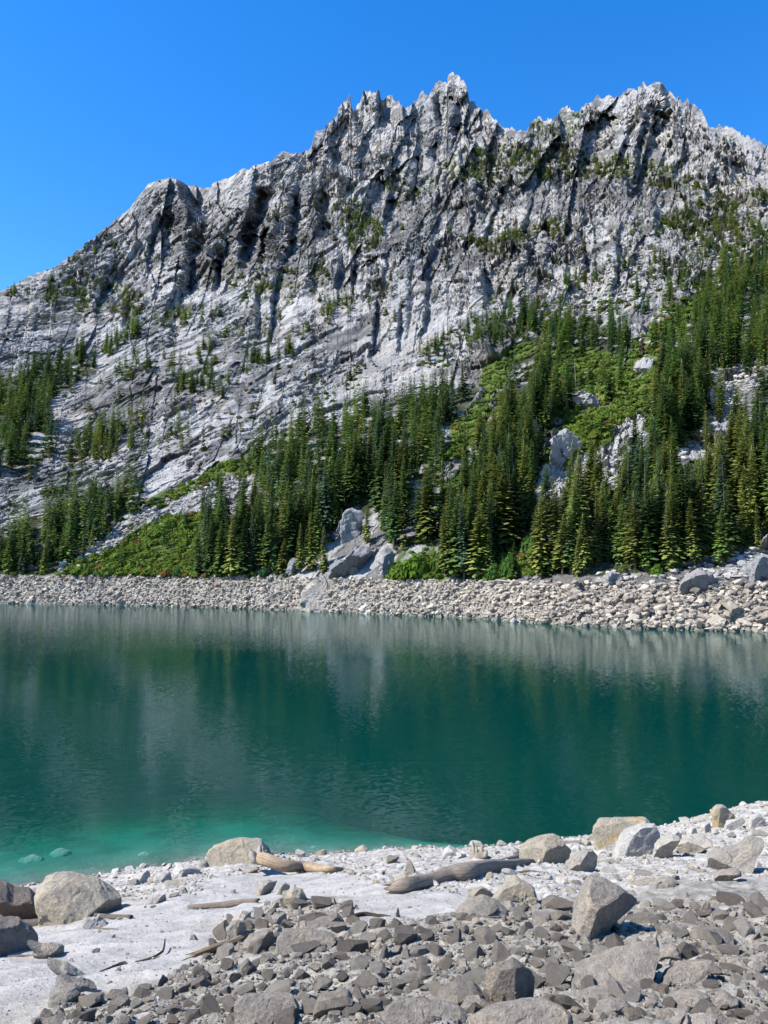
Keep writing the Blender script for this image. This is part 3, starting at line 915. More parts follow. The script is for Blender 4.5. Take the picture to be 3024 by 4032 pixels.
# clearings that stay free of trees: outcrops and the grassy chutes
CLEAR = [[(725,1130),(745,1095),(800,1090),(790,1140),(740,1165)], [(1180,935),(1220,925),(1250,950),(1240,990),(1195,1010),(1175,980)], [(1370,790),(1395,765),(1420,780),(1400,815),(1375,815)],
         [(1480,985),(1590,870),(1640,800),(1640,830),(1600,890),(1500,1010),(1470,1060),(1450,1060)], [(690,1240),(720,1190),(790,1180),(850,1195),(850,1245)],
         [(855,1085),(885,1070),(925,1085),(905,1110)], [(1250,870),(1295,855),(1305,880),(1270,890)], [(1290,1235),(1310,1215),(1350,1215),(1360,1240)], [(1480,1235),(1500,1215),(1560,1205),(1659,1170),(1659,1245)]]
for name, poly, n, hr, tw, _ in STANDS:
    n = int(n * (1.0 if max(q[0] for q in poly) < 1660 and min(q[0] for q in poly) > -1 else 1.22))
    P = sample_poly(poly, n, g)
    # clump: keep points where a noise field is high
    keep = fbm(np.stack([P[:, 0] / 70, P[:, 1] / 70, P[:, 0] * 0], -1), 3, 91) > (-0.32 if 'scrub' not in name else -0.12)
    for p in CLEAR:
        keep &= ~in_poly(P[:, 0], P[:, 1], p)
    for gp in (P_GREEN[2], P_GREEN[4], P_GREEN[5]):
        if 'forest' in name: keep &= ~in_poly(P[:, 0], P[:, 1], gp)
    if 'forest' in name: keep &= ~in_poly(P[:, 0], P[:, 1], P_GREEN[3]) | (g.random(len(P)) < 0.25)
    yr_p = np.interp(P[:, 0], cols_px, yr)
    yb_p = np.interp(P[:, 0], cols_px, yb)
    keep &= (P[:, 1] > yr_p + 12) & (P[:, 1] < yb_p - 4)
    P = P[keep]
    W = on_far(P[:, 0], P[:, 1])
    for p, w in zip(P, W):
        hgt = g.uniform(*hr) * g.choice([1, 1, 0.8, 0.55], p=[.4, .3, .2, .1])
        d = math.hypot(w[0], w[1])
        ap = hgt * F / d
        if 'scrub' not in name:
            cover = 0
            for fy in (0.2, 0.45, 0.7, 0.92):
                q = (np.array([p[0]]), np.array([p[1] - ap * fy]))
                if in_poly(*q, P_GREEN[2])[0]: cover = max(cover, 0.9)
                if in_poly(*q, P_GREEN[3])[0]: cover = max(cover, 0.45)
                if any(in_poly(*q, c)[0] for c in CLEAR): cover = max(cover, 0.75)
            if g.random() < cover: continue
        trees.append((name, p, w, hgt, ap, TN[g.choice(5, p=np.array(tw) / sum(tw))]))
# a row of firs standing right along the edge of the bare bank
for k, (ux, uy, hm, tint, kind) in enumerate([(20,1238,13,'mid green',2),(52,1236,15,'dark green',1),(95,1238,10,'yellowish green',2),(178,1225,11,'dark green',2),(300,1238,6,'dark green',4),
        (430,1240,14,'dark green',0),(455,1242,15,'dark green',1),(478,1243,15,'mid green',0),(505,1243,17,'olive green',1),(531,1243,15,'dark green',0),(590,1238,15,'mid green',2),(610,1236,9,'olive green',2),
        (650,1240,13,'olive green',3),(672,1232,15,'olive green',2),(700,1238,12,'olive green',3),(740,1170,9,'olive green',5),(795,1172,10,'olive green',5),(850,1180,17,'dark green',7),
        (962,1246,16,'olive green',1),(985,1248,18,'mid green',0),(1003,1254,19,'blue-green',2),(1060,1240,10,'mid green',2),(1110,1245,8,'dark green',4),(1160,1238,14,'olive green',3),(1185,1240,15,'mid green',2),(1215,1242,12,'olive green',1),
        (1245,1244,9,'yellowish green',2),(1262,1240,12,'olive green',1),(1340,1215,14,'mid green',1),(1365,1222,15,'olive green',2),(1395,1235,9,'mid green',3),(1445,1232,15,'olive green',2),(1500,1225,13,'olive green',5),(1560,1222,11,'mid green',3),(1640,1185,9,'olive green',3)]):
    p = np.array([ux * U, min(uy * U, float(np.interp(ux * U, cols_px, yb)) - 3)])
    w = on_far(p[0], p[1])[0]
    d = math.hypot(w[0], w[1])
    trees.append(('bank edge', p, w, hm, hm * F / d + 500, tint))   # +500: always an individual
trees.sort(key=lambda t: -t[4] * (1 if -20 < t[1][0] < 3044 else 0.01))
NIND = 300
ind, rest = trees[:NIND], trees[NIND:]
LAND = [('the big bright bush', (900, 1225)), ('the pale forest slab', (765, 1120)), ('the dark-streaked outcrop', (790, 1215)), ('the grey forest knob', (1212, 960)),
        ('the grassy chute', (1000, 940)), ('the dead pointed conifer', (1388, 750)), ('the pale scree strip', (1560, 900)), ('the right-end bank rocks', (1600, 1215)),
        ('the left boulder field', (180, 1190)), ('the left shrub slope', (360, 1160)), ('the rounded bank rock', (1330, 1228)), ('the dark green bank bush', (1120, 1215)),
        ('the pale rock apron', (500, 1075)), ('the bright green meadow', (1300, 860)), ('the left rock overhang', (250, 830)), ('the bare silver snag', (1345, 660))]
def relation(ux, uy, lm):
    best = min(lm, key=lambda l: math.hypot(ux - l[1][0], (uy - l[1][1]) * 1.2))
    dx, dy = ux - best[1][0], uy - best[1][1]
    if abs(dx) > abs(dy) * 1.1:
        rel = ('left of ' if dx < 0 else 'right of ')
        if abs(dx) < 45: rel = 'just ' + rel
        elif abs(dx) > 150: rel = 'far ' + rel
    else:
        rel = 'above ' if dy < 0 else 'below '
        if abs(dy) < 45: rel = 'just ' + rel
        elif abs(dy) > 150: rel = 'far ' + rel
    return rel + best[0]
SHAPE = ['very slender', 'slender', 'narrow', 'broad', 'wide', 'slender long-trunked', 'narrow bare-legged', 'very wide']
crown_me = [mesh_np('fir_crown', v, q, [M_LEAF]) for v, q in HI]
trunk_me = [mesh_np('fir_trunk', *trunk_mesh(1.0, 0.013, 7, i), [M_BARK], smooth=True) for i in range(3)]
used = {}
def add_tree(name, w, hgt, kind, tint, label, group, rs, cat='tree', dead=False, crown=None, trunk=None, tw=None):
    e = bpy.data.objects.new(name, None)
    C.objects.link(e)
    e.location = (float(w[0]), float(w[1]), float(w[2]) - 0.25)
    e.rotation_euler = (rs.normal(0, 0.015), rs.normal(0, 0.015), rs.uniform(0, 6.28))
    wd = rs.uniform(0.9, 1.55) if tw is None else tw
    e.scale = (hgt * wd, hgt * wd, hgt)
    tag(e, label, cat, group)
    c = link('crown', crown or crown_me[kind], e)
    f = rs.uniform(0.8, 1.2)
    tc = TINT.get(tint, tint) if isinstance(tint, str) else tint
    c.color = (tc[0] * f, tc[1] * f, tc[2] * f, 1)
    t = link('trunk', trunk or trunk_me[rs.integers(3)], e)
    b = (0.20, 0.18, 0.16) if dead else (0.10, 0.085, 0.07)
    t.color = (*b, 1)
    return e
rs = np.random.default_rng(5)
for name, p, w, hgt, app, tint in ind:
    kind = int(rs.integers(8))
    ux, uy = p / U
    size = 'tall' if hgt > 16.5 else ('low' if hgt < 9 else 'medium')
    label = f"{size} {SHAPE[kind]} {tint} fir {relation(ux, uy, LAND)}"
    add_tree('fir_tree', w, hgt, kind, tint, label, 'firs of the far shore forest', rs)
# dead and odd trees
snag_crown = mesh_np('dead_crown', *conifer_mesh(900, 1.0, 0.06, 34, 5, 2, bare=.25, dead=True), [M_BARK])
snag_crown2 = mesh_np('dead_crown_dense', *conifer_mesh(901, 1.0, 0.10, 46, 7, 2, bare=.06), [M_LEAF])
bare_crown = mesh_np('bare_twigs', *conifer_mesh(902, 1.0, 0.045, 18, 4, 1, bare=.4, dead=True), [M_BARK])
thick = mesh_np('snag_trunk', *trunk_mesh(1.0, 0.016, 7, 3), [M_BARK], smooth=True)
for ux, uy, hpx, kindc, tint, label in [
    (1345, 740, 85, bare_crown, (0.33, 0.30, 0.26), 'tall bare silver snag standing among firs above the green meadow'),
    (1388, 768, 66, snag_crown2, (0.15, 0.11, 0.085), 'dead grey-brown pointed conifer standing on a pale rock knob'),
    (1245, 868, 95, snag_crown, (0.26, 0.24, 0.22), 'dead grey spindly conifer right of the middle of the forest'),
    (1028, 1190, 150, snag_crown, (0.24, 0.11, 0.06), 'dying conifer with rust red top and pale bare lower trunk'),
    (545, 1165, 60, snag_crown2, (0.20, 0.06, 0.035), 'rust red dead fir behind the bank edge firs left of centre'),
    (500, 1238, 75, snag_crown2, (0.13, 0.085, 0.05), 'brownish thin-needled fir on the bank edge left of centre'),
    (945, 985, 55, snag_crown, (0.26, 0.24, 0.22), 'slim grey dead tree at the edge of the grassy chute'),
    (105, 1160, 55, snag_crown, (0.28, 0.23, 0.20), 'pale dead tree near the left end of the bank forest'),
    (1405, 1228, 82, snag_crown2, (0.13, 0.12, 0.06), 'tall tan half-dead conifer on the right bank edge'),
    (1290, 1150, 40, bare_crown, (0.34, 0.32, 0.30), 'small silver snag deep in the right bank forest'),
    (1590, 780, 60, bare_crown, (0.25, 0.22, 0.2), 'bare dead trunk beside the pale scree at right'),
    (900, 895, 40, snag_crown, (0.2, 0.17, 0.15), 'dead brown spire at the top of the middle forest')]:
    w = on_far(ux * U, uy * U)[0]
    d = math.hypot(w[0], w[1])
    hgt = hpx * U * d / F
    e = add_tree('dead_tree', w, hgt, 0, tint, label, None, rs, 'dead tree', True, kindc, thick, 1.0)
    e.children[1].color = tuple(min(1, c * 1.1) for c in tint) + (1,) if kindc is not snag_crown2 else (0.2, 0.17, 0.15, 1)

# everything smaller in the picture: one far wood
def merge(items):
    VV, QQ, CC, off = [], [], [], 0
    for V, Q, c in items:
        VV.append(V); QQ.append(Q + off); CC.append(np.broadcast_to(c, V.shape)); off += len(V)
    return np.concatenate(VV), np.concatenate(QQ), np.concatenate(CC)
items = []
for name, p, w, hgt, app, tint in rest:
    src = MID if app > 70 else LOW
    V, Q = src[rs.integers(len(src))]
    a = rs.uniform(0, 6.28); wd = rs.uniform(0.9, 1.5)
    if name == 'ledge scrub': wd *= rs.uniform(1.1, 1.9)
    ca, sa = math.cos(a), math.sin(a)
    v = np.stack([(V[:, 0] * ca - V[:, 1] * sa) * hgt * wd, (V[:, 0] * sa + V[:, 1] * ca) * hgt * wd, V[:, 2] * hgt], -1) + (w - np.array([0, 0, 0.3]))
    c = np.array(TINT[tint]) * rs.uniform(0.75, 1.3)
    if name == 'ledge scrub':
        c = c * 0.72
        if rs.random() < 0.12: c = np.array([0.13, 0.11, 0.085])
    items.append((v, Q, c))
V, Q, CC = merge(items)
tag(link('distant_conifers', mesh_np('distant_conifers', V, Q, [M_LEAFS], cols=CC)), kind='stuff')
print('TREES', len(ind), len(rest), 'rest tris', len(Q))

# ------------------------------------------------------------------ shrubs
def leaf_clump(seed, n, flat=0.7):
    """dome of n leaf-sprig faces, radius 1"""
    g = np.random.default_rng(seed)
    d = g.normal(size=(n, 3)); d[:, 2] = np.abs(d[:, 2])
    d /= np.linalg.norm(d, axis=1, keepdims=True)
    r = g.uniform(0.55, 1.0, n) ** 0.6
    lump = 0.78 + 0.32 * fbm(d * 2.2 + seed, 2, seed % 50)
    c = d * (r * lump)[:, None] * np.array([1, 1, flat])
    t = np.cross(d, g.normal(size=(n, 3))); t /= np.linalg.norm(t, axis=1, keepdims=True)
    b = np.cross(d, t) + d * g.uniform(-0.7, 0.7, (n, 1))
    s = g.uniform(0.7, 1.3, (n, 1)) * 2.3 / math.sqrt(n)
    V = np.stack([c - t * s * .6, c + b * s, c + t * s * .6, c - b * s], 1).reshape(-1, 3)
    return V, np.arange(n * 4).reshape(n, 4)
CL = [leaf_clump(i, 70) for i in range(6)]
items = []
g = np.random.default_rng(21)
for k, (poly, n, sr) in enumerate([(P_GREEN[0], 420, (1.2, 2.6)), (P_GREEN[1], 110, (1.0, 2.2)), (P_GREEN[2], 210, (1.0, 2.4)), (P_GREEN[3], 620, (1.2, 3.0)), (P_GREEN[4], 40, (0.8, 1.6)), (P_GREEN[5], 70, (0.8, 1.8)), (P_GREEN[6], 60, (1.0, 2.2)),
                                   (P_FOREST[2], 260, (0.8, 2.0)), (P_FOREST[3], 380, (0.8, 2.2)), (P_FOREST[4], 200, (1.0, 2.4)), (P_FOREST[5], 260, (0.7, 1.7)), (P_FOREST[1], 160, (0.8, 2.0)),
                                   ([(860,800),(1010,690),(1110,640),(1120,760),(960,800)], 110, (1.0, 2.4)), ([(1120,690),(1300,600),(1560,540),(1480,640),(1250,720)], 150, (1.2, 2.6)), ([(10,1240),(110,1232),(430,1236),(640,1240),(640,1246),(10,1247)], 110, (0.7, 1.5)), ([(560,1000),(700,850),(800,780),(820,800),(640,960)], 50, (0.8, 1.8)),
                                   (P_OLIVE[0], 170, (1.5, 3.2)), (P_OLIVE[1], 60, (1.5, 3.2)), (P_OLIVE[2], 40, (1.5, 3.0)), (P_OLIVE[4], 40, (1.5, 3.0)), ([(100,800),(400,650),(900,620),(800,820),(500,960),(200,1080)], 130, (0.9, 2.0))]):
    P = sample_poly(poly, n, g)
    yb_p = np.interp(P[:, 0], cols_px, yb); yr_p = np.interp(P[:, 0], cols_px, yr)
    keep = (P[:, 1] < yb_p - 2) & (P[:, 1] > yr_p + 20)
    for p in CLEAR: keep &= ~in_poly(P[:, 0], P[:, 1], p)
    P = P[keep]
    for p, w in zip(P, on_far(P[:, 0], P[:, 1])):
        s = g.uniform(*sr)
        V, Q = CL[g.integers(6)]
        a = g.uniform(0, 6.28); ca, sa = math.cos(a), math.sin(a)
        v = np.stack([(V[:, 0] * ca - V[:, 1] * sa) * s, (V[:, 0] * sa + V[:, 1] * ca) * s, V[:, 2] * s], -1) + w
        base = np.array([0.075, 0.125, 0.024]) if k < 7 else (np.array([0.05, 0.085, 0.022]) if k < 16 else np.array([0.07, 0.085, 0.03]))
        c = base * g.uniform(0.7, 1.35) + np.array([0.03, 0.015, 0]) * g.uniform(0, 1)
        if g.random() < 0.06: c = np.array([0.14, 0.085, 0.03])
        items.append((v, Q, c))
V, Q, CC = merge(items)
tag(link('shrub_cover', mesh_np('shrub_cover', V, Q, [M_LEAFS], cols=CC)), kind='stuff')
big = [leaf_clump(50 + i, 420, 0.75) for i in range(3)]
for k, (ux, uy, wpx, hpx, c, label) in enumerate([
    (900, 1243, 62, 58, (0.085, 0.15, 0.02), 'big bright green rounded bush on the bank edge left of the forest gap'),
    (862, 1248, 40, 40, (0.09, 0.15, 0.022), 'lower bright green bush at the foot of the big rounded bush'),
    (945, 1235, 30, 56, (0.065, 0.12, 0.022), 'tall leafy bush between the rounded bush and bank edge firs'),
    (1068, 1246, 32, 36, (0.05, 0.11, 0.025), 'dark green rounded bush on the bank edge right of the gap'),
    (1100, 1236, 34, 50, (0.055, 0.12, 0.026), 'green bush rising behind the dark green rounded bush'),
    (1145, 1195, 36, 46, (0.06, 0.125, 0.03), 'leafy green bush at the foot of the right forest firs'),
    (1420, 1243, 26, 28, (0.08, 0.15, 0.02), 'bright green low bush beside the tan half-dead conifer'),
    (1345, 1240, 22, 24, (0.09, 0.10, 0.035), 'olive round bush on top of the rounded grey rock'),
    (570, 1244, 22, 24, (0.035, 0.085, 0.035), 'dark green low bush on the bank edge left of streaked outcrop'),
    (585, 1228, 26, 40, (0.05, 0.12, 0.025), 'leafy green bush behind the dark low bush on bank edge'),
    (385, 1243, 22, 24, (0.05, 0.10, 0.03), 'small green bush on the bank edge below the shrub slope'),
    (345, 1160, 50, 30, (0.08, 0.13, 0.022), 'wide yellowish green bush high on the left shrub slope')]):
    w = on_far(ux * U, min(uy * U, float(np.interp(ux * U, cols_px, yb)) - 2))[0]
    d = math.hypot(w[0], w[1])
    V, Q = big[k % 3]
    o = link('bush', mesh_np('bush', V * np.array([wpx * U * d / F * .8, wpx * U * d / F * .8, hpx * U * d / F * 1.25]), Q, [M_LEAF]), None, w)
    o.color = (*c, 1)
    tag(o, label, 'bush', 'bushes on the far bank')
# ------------------------------------------------------------------ rocks
import bmesh
def ico(n):
    bm = bmesh.new()
    bmesh.ops.create_icosphere(bm, subdivisions=n, radius=1.0)
    V = np.array([v.co[:] for v in bm.verts]); Fq = np.array([[v.index for v in f.verts] for f in bm.faces])
    bm.free()
    return V, Fq
ICO = {n: ico(n) for n in (1, 2, 3, 4, 5)}
STONE = {'tan': (0.345, 0.302, 0.228), 'pale': (0.375, 0.345, 0.29), 'white': (0.43, 0.41, 0.37), 'dark': (0.205, 0.179, 0.147), 'brown': (0.17, 0.143, 0.115), 'grey': (0.272, 0.241, 0.199), 'mid': (0.32, 0.289, 0.24), 'black': (0.09, 0.08, 0.07), 'rock': (0.19, 0.188, 0.19)}

def star_radius(poly, ang):
    """distance from the origin to the outline in each direction"""
    a = np.arctan2(poly[:, 1], poly[:, 0])
    n = len(poly)
    out = np.zeros(len(ang))
    c, s = np.cos(ang), np.sin(ang)
    for k in range(n):
        p, q = poly[k], poly[(k + 1) % n]
        e = q - p
        den = c * e[1] - s * e[0]
        den = np.where(np.abs(den) < 1e-9, 1e-9, den)
        t = (p[0] * e[1] - p[1] * e[0]) / den
        w = (p[0] * s - p[1] * c) / den
        ok = (t > 0) & (w >= -1e-6) & (w <= 1 + 1e-6)
        out = np.where(ok & (t > out), t, out)
    return out

def outline_rock(pts, seed, depth=0.8, planes=(), lvl=5, far=False, sink=0.4, nrand=9, pn=2.8, rough=1.0, back=0.0):
    P = np.array(pts, float)
    bot = P[P[:, 1].argmax()]
    gx0 = P[:, 0].mean()
    if far: G = on_far(gx0, bot[1])[0]
    else: G = on_ground(gx0, bot[1])[0]
    hd = G[:2] / np.linalg.norm(G[:2]); Dg = np.linalg.norm(G[:2])
    Dg += back
    halfw = (P[:, 0].max() - P[:, 0].min()) / 2 * Dg / F
    hh = (P[:, 1].max() - P[:, 1].min()) * Dg / F
    dp = depth * max(min(halfw, hh * 1.3), 0.35 * halfw)
    Dc = Dg + dp * 0.55
    d = ray(P[:, 0], P[:, 1])
    t = Dc / (d[:, :2] @ hd)
    W = d * t[:, None] + np.array([0, 0, H])
    rv = np.array([hd[1], -hd[0], 0.0])
    loc2 = np.stack([W @ rv, W[:, 2]], -1)
    low = loc2[:, 1] < loc2[:, 1].min() + 0.3 * hh
    loc2[low, 1] -= sink * hh + dp * 0.25
    cen = (loc2.max(0) + loc2.min(0)) / 2
    area = loc2.mean(0); cen = 0.5 * cen + 0.5 * area
    poly = loc2 - cen
    V, Fq = ICO[lvl]
    g = np.random.default_rng(seed)
    v = V / (np.abs(V) ** pn).sum(1, keepdims=True) ** (1 / pn)
    ang = np.arctan2(v[:, 1], v[:, 0])
    # undo the p-norm in the outline plane so the traced edge is kept
    rho = np.sqrt(v[:, 0] ** 2 + v[:, 1] ** 2)
    mx = 1 / (np.abs(np.cos(ang)) ** pn + np.abs(np.sin(ang)) ** pn) ** (1 / pn)
    rr = rho / mx
    q = np.stack([np.cos(ang) * rr, np.sin(ang) * rr, v[:, 2]], -1)     # unit form
    pl = []
    for k in range(nrand):
        n = g.normal(size=3); n[2] = -abs(n[2]) - 0.35; n /= np.linalg.norm(n)
        pl.append((n, g.uniform(0.80, 0.94)))
    for (a, b, c, off) in planes:
        n = np.array([a, b, c], float); n /= np.linalg.norm(n)
        pl.append((n, off * 0.62))
    RR = star_radius(poly, ang)
    ext = np.stack([np.cos(ang) * RR * rr, np.sin(ang) * RR * rr, v[:, 2] * dp], -1)
    sc3 = np.array([halfw, max(hh * 0.75, 1e-3), dp])
    e = ext / sc3
    for n, off in pl:
        sup = np.percentile(e @ n, 99.5)
        dd = e @ n - off * sup
        m = dd > 0
        e[m] -= n * dd[m][:, None]
    ext = e * sc3
    # facets keep the traced edge: stretch every direction back out to the outline
    rad = np.hypot(ext[:, 0], ext[:, 1]); an = np.arctan2(ext[:, 1], ext[:, 0])
    nb_ = 90; bi = ((an + math.pi) / (2 * math.pi) * nb_).astype(int) % nb_
    mxr = np.full(nb_, 1e-6); np.maximum.at(mxr, bi, rad)
    want = star_radius(poly, (np.arange(nb_) + 0.5) / nb_ * 2 * math.pi - math.pi)
    fac = np.clip(want / mxr, 0.8, 3.0)
    fac = (np.roll(fac, 1) + 2 * fac + np.roll(fac, -1)) / 4
    fa = np.interp((an + math.pi) / (2 * math.pi) * nb_ - 0.5, np.arange(-1, nb_ + 1), np.concatenate([fac[-1:], fac, fac[:1]]))
    ext[:, :2] *= fa[:, None]
    size = (halfw + hh) * 0.5
    nr = ext / (np.linalg.norm(ext, axis=1, keepdims=True) + 1e-9)
    fh, _ = facet(ext + seed * 3.1, size * 0.42, seed, 1.1)
    fh2, _ = facet(ext + seed * 5.1, size * 0.13, seed + 3, 1.2)
    ext = ext + nr * (fbm(ext / size * 2.6 + seed, 4, seed) * 0.035 + fh / size * 0.075 + fh2 / size * 0.06)[:, None] * size * rough
    base = np.array([hd[0] * Dc, hd[1] * Dc, 0]); base = base + rv * (cen[0] - base @ rv); base[2] = cen[1]
    world = ext[:, :1] * rv + ext[:, 1:2] * np.array([0, 0, 1.0]) + ext[:, 2:3] * np.array([hd[0], hd[1], 0])
    return world, Fq, base

